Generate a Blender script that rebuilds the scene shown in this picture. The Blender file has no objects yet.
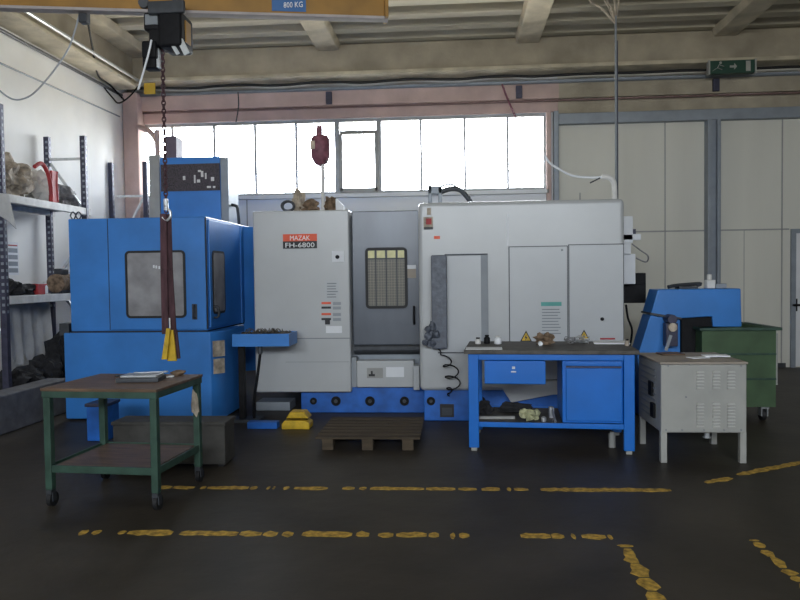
import bpy, bmesh, math, random
from mathutils import Vector, Matrix, noise
random.seed(7)
C = bpy.context.scene.collection
PI = math.pi

# ------------------------------------------------------------------ camera
F = 720.0
CAM = Vector((0, 0, 1.55))
RC = (Matrix.Rotation(math.atan(55/F), 3, 'Z') @ Matrix.Rotation(PI/2-math.atan(24/F), 3, 'X')
      @ Matrix.Rotation(-0.013, 3, 'Z'))
cd = bpy.data.cameras.new('camera'); cam = bpy.data.objects.new('camera', cd); C.objects.link(cam)
cd.sensor_width = 36; cd.lens = 36*F/800; cd.clip_end = 200
cam.matrix_world = Matrix.Translation(CAM) @ RC.to_4x4()
bpy.context.scene.camera = cam

def ray(px, py): return RC @ Vector(((px-400)/F, (300-py)/F, -1))
def P(px, py, Y):                       # where a photo point lies on the upright plane at distance Y
    d = ray(px, py); return CAM + d*(Y/d.y)
def G(px, py, z=0.0):                   # where it lies on a level plane
    d = ray(px, py); return CAM + d*((z-CAM.z)/d.z)
def rect(x0, y0, x1, y1, Y):            # x-left, x-right, z-bottom, z-top of a rectangle facing the room
    xm, ym = (x0+x1)/2, (y0+y1)/2
    return P(x0, ym, Y).x, P(x1, ym, Y).x, P(xm, y1, Y).z, P(xm, y0, Y).z

# ------------------------------------------------------------------ materials
M = {}
def mat(name, col, rough=.5, metal=0, var=.12, scale=6, bump=0, bscale=60, spec=.5, col2=None, stretch=(1, 1, 1), detail=5, emit=0):
    m = bpy.data.materials.new(name); m.use_nodes = True; nt = m.node_tree; b = nt.nodes['Principled BSDF']
    tc = nt.nodes.new('ShaderNodeTexCoord'); mp = nt.nodes.new('ShaderNodeMapping'); mp.inputs['Scale'].default_value = stretch
    nt.links.new(tc.outputs['Object'], mp.inputs['Vector'])
    n = nt.nodes.new('ShaderNodeTexNoise'); n.inputs['Scale'].default_value = scale; n.inputs['Detail'].default_value = detail
    nt.links.new(mp.outputs[0], n.inputs['Vector'])
    r = nt.nodes.new('ShaderNodeValToRGB'); r.color_ramp.elements[0].position = .3; r.color_ramp.elements[1].position = .7
    c2 = col2 if col2 else tuple(min(1, c*(1+var)) for c in col)
    c1 = tuple(c*(1-var) for c in col) if not col2 else col
    r.color_ramp.elements[0].color = (*c1, 1); r.color_ramp.elements[1].color = (*c2, 1)
    nt.links.new(n.outputs['Fac'], r.inputs['Fac']); nt.links.new(r.outputs[0], b.inputs['Base Color'])
    b.inputs['Roughness'].default_value = rough; b.inputs['Metallic'].default_value = metal
    b.inputs['Specular IOR Level'].default_value = spec
    if bump:
        n2 = nt.nodes.new('ShaderNodeTexNoise'); n2.inputs['Scale'].default_value = bscale; n2.inputs['Detail'].default_value = 4
        nt.links.new(mp.outputs[0], n2.inputs['Vector'])
        bp = nt.nodes.new('ShaderNodeBump'); bp.inputs['Strength'].default_value = bump; bp.inputs['Distance'].default_value = .02
        nt.links.new(n2.outputs['Fac'], bp.inputs['Height']); nt.links.new(bp.outputs[0], b.inputs['Normal'])
    if emit:
        nt.links.new(r.outputs[0], b.inputs['Emission Color']); b.inputs['Emission Strength'].default_value = emit
    M[name] = m; return m

mat('floor', (.050, .042, .033), .5, var=.3, scale=1.6, bump=.15, bscale=9, spec=.22, detail=9)
mat('plaster', (.90, .895, .88), .85, var=.05, scale=2, bump=.1)
mat('panel_cream', (.68, .665, .60), .6, var=.05, scale=.7, stretch=(3, 1, .5), spec=.3)
mat('panel_grey', (.74, .75, .77), .7, var=.05, scale=1.2)
mat('concrete', (.38, .335, .26), .9, var=.22, scale=2.2, bump=.25, bscale=25)
mat('rose_window_glow', (.56, .42, .39), .9, var=.15, scale=2.2, bump=.2, bscale=25)  # pink glow around the bright window, put into the surface colour
mat('joist', (.52, .46, .35), .9, var=.25, scale=3, bump=.25, bscale=20)
mat('roof_sheet', (.47, .43, .34), .75, var=.18, scale=1.5, stretch=(.4, 3, 1), bump=.05)
mat('steel_grey', (.26, .29, .33), .5, metal=.2, var=.1)
mat('steel_dark', (.055, .06, .07), .5, metal=.4, var=.2, scale=12)
mat('rack_blue_dark', (.05, .05, .085), .5, metal=.3, var=.25, scale=20)
mat('rack_beam', (.72, .71, .68), .6, var=.15, scale=9)
mat('galv', (.6, .62, .64), .35, metal=.7, var=.12, scale=18)
mat('blue', (.036, .205, .60), .38, var=.12, scale=2.5)
mat('blue_bench', (.001, .15, .60), .38, var=.1, scale=3)
mat('blue_base', (.015, .13, .52), .45, var=.3, scale=5)
mat('white_machine', (.485, .50, .515), .3, var=.06, scale=1.6)
mat('white_door', (.485, .505, .53), .32, var=.05, scale=1.6)
mat('door_grey', (.115, .13, .16), .3, metal=.1, var=.15, scale=2.5, stretch=(1, 1, .4))
mat('control_grey', (.115, .13, .165), .5, var=.25, scale=20, bump=.3, bscale=40)
mat('recess_grey', (.30, .325, .36), .4, var=.06)
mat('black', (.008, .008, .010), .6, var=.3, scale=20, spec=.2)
mat('rubber', (.012, .012, .014), .6, var=.2, scale=20)
mat('window_grey', (.27, .265, .28), .6, var=.3, scale=5)
mat('green', (.032, .072, .052), .5, var=.3, scale=9)
mat('bin_green', (.055, .105, .048), .55, var=.25, scale=4)
mat('wood_top', (.13, .075, .045), .5, var=.4, scale=7, stretch=(.5, 3, 1), bump=.1)
mat('bench_top', (.075, .068, .06), .6, var=.35, scale=14, bump=.1)
mat('pallet', (.075, .055, .035), .85, var=.35, scale=8, stretch=(.4, 4, 4), bump=.3)
mat('cabinet_grey', (.37, .37, .35), .5, var=.08, scale=5)
mat('recess_light', (.50, .50, .48), .5)
mat('violet_grey', (.13, .10, .14), .6)
mat('pipe_brown', (.20, .13, .12), .6)
mat('frame_grey', (.42, .43, .45), .6)
mat('crate_grey', (.12, .12, .13), .8, var=.25, scale=9, bump=.2)
mat('cabinet_top', (.38, .33, .28), .6, var=.15, scale=5)
mat('paper', (.80, .82, .86), .8, var=.04)
mat('orange', (.78, .10, .035), .5, var=.06)
mat('label_black', (.012, .012, .016), .5)
mat('white_paint', (.85, .85, .85), .6, var=.03)
mat('yellow', (.62, .40, .02), .5, var=.25, scale=12)
mat('yellow_line', (.48, .30, .05), .7, var=.6, scale=25, detail=8)
mat('crane_yellow', (.30, .15, .018), .5, var=.2, scale=4)
mat('crane_pale', (.38, .34, .34), .6, var=.15, scale=6)
mat('label_blue', (.03, .13, .36), .5)
mat('sling_brown', (.075, .035, .042), .9, var=.4, scale=30, stretch=(1, 1, .2), bump=.3)
mat('red', (.38, .03, .035), .6, var=.25, scale=12)
mat('maroon', (.20, .07, .10), .6, var=.4, scale=18)
mat('brown_pile', (.19, .13, .085), .9, var=.6, scale=18, bump=.5, bscale=30)
mat('sack', (.42, .36, .29), .9, var=.45, scale=12, bump=.5, bscale=20)
mat('sack_grey', (.22, .22, .23), .9, var=.4, scale=12, bump=.5, bscale=20)
mat('rag_dark', (.02, .02, .023), .9, var=.5, scale=14, bump=.5, bscale=20)
mat('cloth', (.72, .71, .69), .9, var=.08, scale=10, bump=.2)
mat('swarf', (.10, .085, .07), .5, metal=.5, var=.7, scale=40, bump=.6, bscale=60)
mat('cream', (.42, .42, .25), .7, var=.35, scale=30)
mat('exit_green', (.01, .055, .035), .5)
mat('sign_yellow', (.62, .40, .04), .6)
mat('teal', (.10, .36, .33), .6)
mat('text_grey', (.22, .24, .26), .7)
mat('duct_grey', (.33, .33, .32), .5, var=.1, scale=6)
mat('vent_black', (.012, .011, .012), .6, col2=(.09, .07, .09), scale=70, detail=2)
mat('platform', (.055, .052, .047), .7, var=.3, scale=8, bump=.2)

def glassmat():
    m = bpy.data.materials.new('window_glass'); m.use_nodes = True; nt = m.node_tree; nt.nodes.clear()
    o = nt.nodes.new('ShaderNodeOutputMaterial'); mx = nt.nodes.new('ShaderNodeMixShader'); g = nt.nodes.new('ShaderNodeBsdfGlossy')
    t = nt.nodes.new('ShaderNodeBsdfTransparent'); t.inputs[0].default_value = (.93, .95, .96, 1); g.inputs['Roughness'].default_value = .05
    fr = nt.nodes.new('ShaderNodeFresnel'); fr.inputs[0].default_value = 1.45
    nt.links.new(fr.outputs[0], mx.inputs[0]); nt.links.new(t.outputs[0], mx.inputs[1]); nt.links.new(g.outputs[0], mx.inputs[2]); nt.links.new(mx.outputs[0], o.inputs[0])
    M['glass'] = m
glassmat()

# ------------------------------------------------------------------ mesh building
class MB:
    def __init__(s): s.bm = bmesh.new(); s.marks = []; s.z0 = None
    def use(s, i): s.marks.append((len(s.bm.faces), i)); return s      # faces made from here on take material i
    def clamp(s, z): s.z0 = z; return s                                # rest everything on level z
    def box(s, x0, x1, y0, y1, z0, z1):
        v = [s.bm.verts.new((x, y, z)) for x in (x0, x1) for y in (y0, y1) for z in (z0, z1)]
        for f in ((0, 1, 3, 2), (4, 6, 7, 5), (0, 4, 5, 1), (2, 3, 7, 6), (0, 2, 6, 4), (1, 5, 7, 3)): s.bm.faces.new([v[i] for i in f])
        return s
    def pbox(s, x0, y0, x1, y1, Y, dep):          # front face on plane Y, going dep back
        a, b, c, d = rect(x0, y0, x1, y1, Y); return s.box(a, b, Y, Y+dep, c, d)
    def obox(s, c, size, rot):                    # oriented box
        n = len(s.bm.verts); s.box(-size[0]/2, size[0]/2, -size[1]/2, size[1]/2, -size[2]/2, size[2]/2)
        s.bm.verts.ensure_lookup_table(); R = rot if isinstance(rot, Matrix) else Matrix.Rotation(rot, 3, 'Z')
        for v in s.bm.verts[n:]: v.co = R @ v.co + Vector(c)
        return s
    def bar(s, p, q, w, t, up=Vector((0, 0, 1))):  # rectangular bar from p to q
        p, q = Vector(p), Vector(q); d = (q-p); L = d.length; d.normalize()
        if abs(d.dot(up)) > .98: up = Vector((0, 1, 0))
        a = d.cross(up).normalized(); b = a.cross(d)
        return s.obox((p+q)/2, (w, L, t), Matrix((a, d, b)).transposed())
    def prism(s, pts, y0, y1):                    # polygon in x,z extruded in y
        A = [s.bm.verts.new((x, y0, z)) for x, z in pts]; B = [s.bm.verts.new((x, y1, z)) for x, z in pts]; n = len(pts)
        s.bm.faces.new(A); s.bm.faces.new(B[::-1])
        for i in range(n): s.bm.faces.new((A[i], B[i], B[(i+1) % n], A[(i+1) % n]))
        return s
    def prismz(s, pts, z0, z1):
        A = [s.bm.verts.new((x, y, z0)) for x, y in pts]; B = [s.bm.verts.new((x, y, z1)) for x, y in pts]; n = len(pts)
        s.bm.faces.new(A); s.bm.faces.new(B[::-1])
        for i in range(n): s.bm.faces.new((A[i], B[i], B[(i+1) % n], A[(i+1) % n]))
        return s
    def tube(s, pts, r, n=10, smooth=0, radii=None):
        pts = [Vector(p) for p in pts]
        if smooth:
            q = []; 
            for i in range(len(pts)-1):
                p0 = pts[max(i-1, 0)]; p1 = pts[i]; p2 = pts[i+1]; p3 = pts[min(i+2, len(pts)-1)]
                for k in range(smooth):
                    t = k/smooth; q.append(.5*((2*p1)+(p2-p0)*t+(2*p0-5*p1+4*p2-p3)*t*t+(3*p1-p0-3*p2+p3)*t**3))
            q.append(pts[-1]); pts = q
        rings = []; a = None
        for i, p in enumerate(pts):
            d = (pts[min(i+1, len(pts)-1)]-pts[max(i-1, 0)]).normalized()
            if a is None: a = d.orthogonal().normalized()
            a = (a-d*a.dot(d)).normalized(); b = d.cross(a); rr = radii[i] if radii else r
            rings.append([s.bm.verts.new(p+(a*math.cos(2*PI*k/n)+b*math.sin(2*PI*k/n))*rr) for k in range(n)])
        for i in range(len(rings)-1):
            for k in range(n): s.bm.faces.new((rings[i][k], rings[i][(k+1) % n], rings[i+1][(k+1) % n], rings[i+1][k]))
        s.bm.faces.new(rings[0][::-1]); s.bm.faces.new(rings[-1]); return s
    def cyl(s, p, q, r, n=20): return s.tube([p, q], r, n)
    def lathe(s, c, prof, n=20):                  # profile of (radius, height)
        c = Vector(c); return s.tube([c+Vector((0, 0, h)) for _, h in prof], 0, n, radii=[max(r, .001) for r, _ in prof])
    def lump(s, c, size, seed=0, amp=.25, sub=3, freq=3.0, flat=None):
        n = len(s.bm.verts); bmesh.ops.create_icosphere(s.bm, subdivisions=sub, radius=1); s.bm.verts.ensure_lookup_table()
        for v in s.bm.verts[n:]:
            k = 1+amp*noise.noise(v.co*freq*.5+Vector((seed, seed*2.3, 0)))+amp*.5*noise.noise(v.co*freq*1.6+Vector((seed*3, 0, 5)))
            v.co = Vector((v.co.x*size[0]*k, v.co.y*size[1]*k, max(v.co.z, -.75 if flat is None else flat)*size[2]*k))+Vector(c)
        return s
    def rrect(s, x0, x1, z0, z1, y0, y1, r, k=5): # rounded rectangle slab facing the room
        pts = []
        for cx, cz, a0 in ((x1-r, z1-r, 0), (x0+r, z1-r, 90), (x0+r, z0+r, 180), (x1-r, z0+r, 270)):
            for i in range(k+1):
                a = math.radians(a0+90*i/k); pts.append((cx+r*math.cos(a), cz+r*math.sin(a)))
        return s.prism(pts, y0, y1)
    def rring(s, x0, x1, z0, z1, y0, y1, r, w, k=5):
        def loop(e, y):
            L = []
            rr = r-e
            for cx, cz, a0 in ((x1-r, z1-r, 0), (x0+r, z1-r, 90), (x0+r, z0+r, 180), (x1-r, z0+r, 270)):
                for i in range(k+1):
                    a = math.radians(a0+90*i/k); L.append(s.bm.verts.new((cx+rr*math.cos(a), y, cz+rr*math.sin(a))))
            return L
        a, b, c, d = loop(0, y0), loop(w, y0), loop(w, y1), loop(0, y1); n = len(a)
        for p, q in ((a, b), (b, c), (c, d), (d, a)):
            for i in range(n): s.bm.faces.new((p[i], p[(i+1) % n], q[(i+1) % n], q[i]))
        return s
    def build(s, name, m, parent=None, bevel=0, local=False, smooth=False, seg=2):
        bmesh.ops.recalc_face_normals(s.bm, faces=s.bm.faces); s.bm.faces.ensure_lookup_table()
        for st, i in s.marks:
            for f in s.bm.faces[st:]: f.material_index = i
        if s.z0 is not None:
            for v in s.bm.verts: v.co.z = max(v.co.z, s.z0)
        me = bpy.data.meshes.new(name); s.bm.verts.ensure_lookup_table()
        off = Vector((0, 0, 0)); o = bpy.data.objects.new(name, me)
        if parent is not None and not local:
            q = parent
            while q is not None: off = off+q.location; q = q.parent
        elif parent is None:
            xs = [v.co for v in s.bm.verts]
            off = Vector(((min(v.x for v in xs)+max(v.x for v in xs))/2, (min(v.y for v in xs)+max(v.y for v in xs))/2, min(v.z for v in xs)))
            o.location = off
        bmesh.ops.translate(s.bm, verts=s.bm.verts, vec=-off)
        s.bm.to_mesh(me); s.bm.free(); 
        for k in (m if isinstance(m, (list, tuple)) else [m]): me.materials.append(M[k] if isinstance(k, str) else k)
        C.objects.link(o)
        if parent is not None: o.parent = parent
        if smooth:
            for p in me.polygons: p.use_smooth = True
        if bevel:
            b = o.modifiers.new('bevel', 'BEVEL'); b.width = bevel; b.segments = seg; b.limit_method = 'ANGLE'; b.angle_limit = math.radians(40)
            w = o.modifiers.new('wn', 'WEIGHTED_NORMAL'); 
            for p in me.polygons: p.use_smooth = True
        return o

def thing(name, label, cat, loc, rz=0, group=None):
    o = bpy.data.objects.new(name, None); C.objects.link(o); o.location = loc; o.rotation_euler = (0, 0, rz); o.empty_display_size = .1
    o['label'] = label; o['category'] = cat
    if group: o['group'] = group
    return o
def tag(o, label, cat, group=None, kind=None):
    o['label'] = label; o['category'] = cat
    if group: o['group'] = group
    if kind: o['kind'] = kind
    return o
def struct(o): o['kind'] = 'structure'; return o

def text(name, body, m, parent, x0, x1, z0, z1, Y, depth=.003):
    cu = bpy.data.curves.new('t', 'FONT'); cu.body = body; cu.size = 1; cu.extrude = .01; cu.resolution_u = 2
    ob = bpy.data.objects.new('t', cu); C.objects.link(ob); dg = bpy.context.evaluated_depsgraph_get(); dg.update()
    me = bpy.data.meshes.new_from_object(ob.evaluated_get(dg)); bpy.data.objects.remove(ob); bpy.data.curves.remove(cu)
    xs = [v.co.x for v in me.vertices]; ys = [v.co.y for v in me.vertices]; zs = [v.co.z for v in me.vertices]
    off = Vector((0, 0, 0)); q = parent
    while q is not None: off = off+q.location; q = q.parent
    for v in me.vertices:
        u = (v.co.x-min(xs))/(max(xs)-min(xs)); w = (v.co.y-min(ys))/(max(ys)-min(ys)); t = (v.co.z-min(zs))/(max(zs)-min(zs))
        v.co = Vector((x0+u*(x1-x0), Y-t*depth, z0+w*(z1-z0)))-off
    me.materials.clear(); me.materials.append(M[m]); o = bpy.data.objects.new(name, me); C.objects.link(o); o.parent = parent
    return o

# ================================================================== SETTING
YB = 12.0; XL = -5.5; XR = 10.0; YR = -6.0; ZC = 5.38
struct(MB().box(XL-.2, XR+.2, YR-.2, YB+.2, -.2, 0).build('floor', 'floor'))
# corrugated roof deck: ribs run left to right
r = MB(); prof = []; y = YR
while y < YB+.1:
    prof += [(y, ZC), (y+.20, ZC), (y+.26, ZC-.10), (y+.46, ZC-.10), (y+.52, ZC)]; y += .52
prof = [(a, b) for a, b in prof]
lo = [r.bm.verts.new((XL-.2, a, b)) for a, b in prof]; hi = [r.bm.verts.new((XR+.2, a, b)) for a, b in prof]
lo2 = [r.bm.verts.new((XL-.2, a, b+.06)) for a, b in prof]; hi2 = [r.bm.verts.new((XR+.2, a, b+.06)) for a, b in prof]
for i in range(len(prof)-1):
    r.bm.faces.new((lo[i], lo[i+1], hi[i+1], hi[i])); r.bm.faces.new((lo2[i], lo2[i+1], hi2[i+1], hi2[i]))
struct(r.build('ceiling', 'roof_sheet'))

WX0, WX1, WZ0, WZ1 = P(141, 150, YB).x, P(545, 150, YB).x, P(400, 193, YB).z, P(400, 117, YB).z
seamX = P(558, 160, YB).x
w = MB(); w.box(XL-.2, seamX, YB, YB+.25, 0, WZ0); w.box(XL-.2, WX0, YB, YB+.25, WZ0, WZ1)
w.box(WX1, seamX, YB, YB+.25, WZ0, WZ1); w.box(XL-.2, seamX, YB, YB+.25, WZ1, 5.75); struct(w.build('wall_back', 'panel_grey'))
w = MB(); w.box(seamX, XR+.2, YB, YB+.25, 0, 5.75); struct(w.build('wall_back_right', 'panel_cream'))
struct(MB().box(XL-.25, XL, YR-.2, YB, 0, 5.75).build('wall_left', 'plaster'))
struct(MB().box(XR, XR+.25, YR-.2, YB, 0, 5.75).build('wall_right', 'panel_cream'))
# wall behind the camera with a long row of high windows
RX0, RX1, RZ0, RZ1 = -4.6, 5.0, 3.2, 4.7
w = MB(); w.box(XL, XR, YR-.25, YR, 0, RZ0); w.box(XL, XR, YR-.25, YR, RZ1, 5.75); w.box(XL, RX0, YR-.25, YR, RZ0, RZ1); w.box(RX1, XR, YR-.25, YR, RZ0, RZ1)
struct(w.build('wall_rear', 'plaster'))

# window in the back wall
wf = MB(); yf = YB+.02
def zt(px, y): return P(px, y, YB).z
wf.box(WX0, WX1, yf, yf+.07, WZ0, WZ0+.05); wf.box(WX0, WX1, yf, yf+.07, WZ1-.05, WZ1)
for px in (141, 172, 214, 255, 296, 337, 379, 421, 465, 508, 545):
    x = P(px, 155, YB).x; t = .04 if px in (337, 379) else .02
    wf.box(max(x-t, WX0), min(x+t, WX1), yf, yf+.06, WZ0+.05, WZ1-.05)
win = struct(wf.build('window_1', 'frame_grey'))
sx0, sx1 = P(340, 150, YB).x, P(377, 150, YB).x; sz0, sz1 = zt(358, 191), zt(358, 134)
sash = MB().box(sx0, sx1, yf-.03, yf+.02, sz1, sz1+.06); sash.box(sx0, sx1, yf-.03, yf+.02, sz0-.02, sz0+.05)
sash.box(sx0-.02, sx0+.04, yf-.03, yf+.02, sz0, sz1); sash.box(sx1-.04, sx1+.02, yf-.03, yf+.02, sz0, sz1); sash.build('window_sash', 'duct_grey', win)
MB().box(WX0, WX1, yf+.03, yf+.036, WZ0+.05, WZ1-.05).build('window_pane', 'glass', win)
MB().box(WX0-.05, WX1+.05, YB-.10, YB+.02, WZ0-.06, WZ0).build('window_sill', 'panel_grey', win)
# windows behind the camera
wf = MB(); wf.box(RX0, RX1, YR-.15, YR-.08, RZ0, RZ0+.06); wf.box(RX0, RX1, YR-.15, YR-.08, RZ1-.06, RZ1)
for i in range(12):
    x = RX0+(RX1-RX0)*i/11; wf.box(x-.03, x+.03, YR-.15, YR-.08, RZ0, RZ1)
win2 = struct(wf.build('window_2', 'duct_grey')); MB().box(RX0, RX1, YR-.12, YR-.114, RZ0+.05, RZ1-.05).build('window_pane', 'glass', win2)

nt_ = [0]
def trim(mb, m, bevel=0):
    nt_[0] += 1; return struct(mb.build('trim_%d' % nt_[0], m, bevel=bevel))
YE = 11.55
zb0, zb1 = P(400, 74, YE).z, P(400, 46, YE).z
trim(MB().box(XL, XR, YE, YB, zb0+.06, ZC-.11), 'concrete', .02)                  # edge beam
trim(MB().box(XL, XR, YE-.06, YB, zb0, zb0+.06), 'joist', .01)                     # its lower ledge
for q0, q1, q2 in ((XL, seamX, 'rose_window_glow'), (seamX, XR, 'concrete')): trim(MB().box(q0, q1, YB-.14, YB, P(400, 103, YB-.14).z, P(400, 86, YB-.14).z), q2, .0)   # fascia above the window, window glow coloured into the left piece
trim(MB().box(XL, seamX, YB-.05, YB, WZ1-.0, P(400, 104, YB-.05).z), 'rose_window_glow', .01)
zz0, zz1 = P(680, 121, YB-.1).z, P(680, 110, YB-.1).z
trim(MB().box(seamX, XR, YB-.12, YB, zz0, zz1), 'steel_grey', .01)                 # dark steel rail
trim(MB().box(seamX, XR, YB-.04, YB, zz1, P(680, 97, YB-.1).z), 'concrete')
for px in (140, 328, 528, 725):                                                    # roof joists running front to back
    xc = P(px, 50, YE).x
    j = MB(); j.prism([(xc-.17, 5.17), (xc+.17, 5.17), (xc+.20, ZC-.08), (xc-.20, ZC-.08)], YR, YE); trim(j, 'joist', .015)
# ring beam on the left wall and its ledge
trim(MB().box(XL, XL+.28, YR, YE, 4.72, ZC-.1), 'concrete', .02)
trim(MB().box(XL, XL+.40, YR, YE, 4.66, 4.72), 'joist', .01)
# corner pillar and window jambs
trim(MB().pbox(126, 92, 141, 420, YB-.30, .30), 'rose_window_glow', .02)
trim(MB().box(P(546, 160, YB).x, P(550.5, 160, YB).x, YB-.10, YB, 0, WZ1), 'rose_window_glow', .01)
trim(MB().box(P(553, 160, YB).x, P(558, 160, YB).x, YB-.12, YB, 0, WZ1), 'steel_grey', .01)
# steel column on the right
a, b, _, _ = rect(708, 120, 721, 280, YB-.18)
cmb = MB().box(a, a+.055, YB-.18, YB, 0, zz0); cmb.box(b-.055, b, YB-.18, YB, 0, zz0); cmb.box(a+.055, b-.055, YB-.11, YB, 0, zz0)
trim(cmb, 'steel_grey', .004)
# panel seams
zs = P(680, 231, YB).z
sm = MB().box(seamX, P(789, 231, YB).x, YB-.006, YB, zs-.012, zs+.012)
for px in (665, 782): x = P(px, 200, YB).x; sm.box(x-.01, x+.01, YB-.006, YB, 0, zz0)
x = P(744, 260, YB).x; sm.box(x-.005, x+.005, YB-.004, YB, 0, zs)
trim(sm, 'duct_grey')
sm = MB()
for px in (185, 247, 580): 
    x = P(px, 205, YB).x; sm.box(x-.01, x+.01, YB-.006, YB, 0, WZ0-.06)
trim(sm, 'duct_grey')
trim(MB().box(XL, P(785, 360, YB).x, YB-.03, YB, 0, .07), 'steel_dark')
# door at the right
dx = P(790, 300, YB).x
d = struct(MB().box(dx, dx+.07, YB-.05, YB, 0, zs).box(dx+.07, dx+1.4, YB-.05, YB, zs-.07, zs).box(dx+1.33, dx+1.4, YB-.05, YB, 0, zs).build('door_1', 'steel_grey'))
MB().box(dx+.07, dx+1.33, YB-.025, YB, .02, zs-.07).build('door_leaf', 'panel_grey', d)
hp = P(796, 305, YB-.06); MB().box(hp.x-.03, hp.x+.03, YB-.045, YB-.025, hp.z-.10, hp.z+.10).cyl((hp.x, YB-.10, hp.z), (hp.x, YB-.03, hp.z), .02).cyl((hp.x-.06, YB-.10, hp.z), (hp.x+.10, YB-.10, hp.z), .016).build('door_handle', 'black', d)

# pipes and cables on the beams
def wire(name, pts, r, m, label, cat, smooth=6, group=None, n=8):
    return tag(MB().tube(pts, r, n, smooth).build(name, m, smooth=True), label, cat, group)
zc = P(400, 86, YB-.2).z
wire('conduit_pipe', [(XL+.1, YB-.17, zc), (XR-.1, YB-.17, zc)], .03, 'steel_grey', 'long blue-grey pipe running along the wall just above the window fascia', 'pipe', 0)
zc2 = P(400, 105, YB-.1).z
wire('conduit_pipe', [(XL+.1, YB-.085, zc2), (XR-.1, YB-.085, zc2)], .018, 'pipe_brown', 'thin brown pipe running along the wall directly over the window top', 'pipe', 0)
pts = []
for i in range(40):
    x = XL+.1+i*(XR-XL-.2)/39; pts.append((x, YB-.30, zb0-.06+.016*math.sin(i*1.7)*(1 if i < 18 else .3)))
wire('cable_bundle', pts, .022, 'rubber', 'dark sagging cable strung along under the ledge of the concrete edge beam', 'cable')
for px, py in ((130, 98), (329, 98), (519, 92), (716, 85)):
    p = P(px, py, YB-.17)
    tag(MB().box(p.x-.05, p.x+.05, YB-.20, YB-.14, p.z-.10, p.z+.10).build('pipe_clamp', 'rack_blue_dark', bevel=.01),
        {130: 'small dark pipe clamp in the left corner by the pillar', 329: 'small dark pipe clamp above the openable window sash', 519: 'small dark pipe clamp above the right end of the window', 716: 'dark pipe clamp hanging under the green exit sign'}[px], 'clamp', 'clamps on the wall pipes')

# conduit on the left wall
def LW(px, py, x=XL+.06):               # where a photo point lies on a plane parallel to the left wall
    d = ray(px, py); return CAM+d*(x/d.x)
p, q = LW(-20, 15, XL+.03), LW(130, 101, XL+.03)
zc = (p.z+q.z)/2
wire('conduit_pipe', [(XL+.03, 4, 4.60), (XL+.03, YB-.35, 4.60)], .022, 'steel_dark', 'dark conduit along the top of the white left wall', 'pipe', 0)
wire('conduit_pipe', [(XL+.44, 4, 4.76), (XL+.44, YE-.1, 4.76)], .025, 'galv', 'pale conduit running above the ledge of the left wall beam', 'pipe', 0)
wire('wall_cable', [(XL+.012, 4, 4.22), (XL+.012, 8, 4.20), (XL+.012, 11.6, 4.24)], .012, 'steel_grey', 'thin grey cable fixed across the white left wall below the conduit', 'cable', 4)

# exit sign
a, b, c, d_ = rect(710, 60, 755, 73, YE-.1)
t = thing('exit_sign', 'green emergency exit sign box with white pictogram fixed on the concrete beam', 'sign', ((a+b)/2, YE-.1, c))
MB().box(a, b, YE-.10, YE+.0, c, d_).build('sign_box', 'exit_green', t, bevel=.006)
for q in (a-.02, b): MB().box(q, q+.02, YE-.11, YE, c-.01, d_+.01).build('end_cap', 'cabinet_grey', t)
g = MB(); h = d_-c; W = b-a; yy = YE-.106
g.box(a+W*.80, a+W*.90, yy, YE-.1, c+h*.12, c+h*.9); g.build('doorway_symbol', 'cabinet_grey', t); g = MB()
g.box(a+W*.44, a+W*.54, yy, YE-.1, c+h*.42, c+h*.58); g.prism([(a+W*.54, c+h*.25), (a+W*.60, c+h*.5), (a+W*.54, c+h*.75)], yy, YE-.1); g.build('arrow_symbol', 'cabinet_grey', t); g = MB()
mx = a+W*.16; g.cyl((mx+.05, yy, c+h*.82), (mx+.05, YE-.1, c+h*.82), h*.10, 12)
g.bar((mx+.03, yy+.003, c+h*.70), (mx, yy+.003, c+h*.42), .006, .05, Vector((0, 1, 0))); 
g.bar((mx, yy+.003, c+h*.42), (mx+.07, yy+.003, c+h*.28), .006, .03, Vector((0, 1, 0))); g.bar((mx, yy+.003, c+h*.42), (mx-.07, yy+.003, c+h*.2), .006, .03, Vector((0, 1, 0)))
g.bar((mx+.03, yy+.003, c+h*.66), (mx+.10, yy+.003, c+h*.52), .006, .025, Vector((0, 1, 0))); g.build('running_figure', 'cabinet_grey', t)
# small yellow sign on the beam corner
a, b, c, d_ = rect(144, 83, 155, 94, YE-.08)
tag(MB().box(a, b, YE-.08, YE-.06, c, d_).build('beam_plate', 'sign_yellow'), 'small yellow square plate on the edge beam left of the hoist chain', 'sign')

# ================================================================== WHITE MACHINING CENTRE
YW, YM, YD, YN = 8.0, 8.09, 8.14, 7.6
xl0, xl1, zl0, zl1 = rect(254, 211, 350, 392.5, YW); xm1 = P(419, 300, YN).x
xr1 = P(625, 300, YN).x; zr0 = P(440, 391, YN).z; ZT = 2.30
t = thing('machining_centre', 'large light grey machine tool with sliding windowed door, standing on a blue base', 'machine', ((xl0+xr1)/2, 9, 0))
MB().box(xl0, xl1, YW, 10.4, zl0, ZT).build('left_housing', 'white_machine', t, bevel=.02)
MB().box(xm1, xr1, YN, 10.4, zr0, ZT+.02).build('right_housing', 'white_machine', t, bevel=.05, seg=4)
MB().box(xl1, xm1+.02, YD+.07, 10.3, .4, ZT-.05).build('inner_housing', 'steel_grey', t)
# seams on the left housing
s = MB(); zz = P(300, 338.5, YW).z; s.box(xl0+.02, xl1-.005, YW-.003, YW, zz-.005, zz+.005)
zz = P(300, 362, YW).z; s.box(xl0+.35, xl1-.02, YW-.002, YW, zz-.002, zz+.002); s.build('panel_seam', 'text_grey', t)
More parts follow.
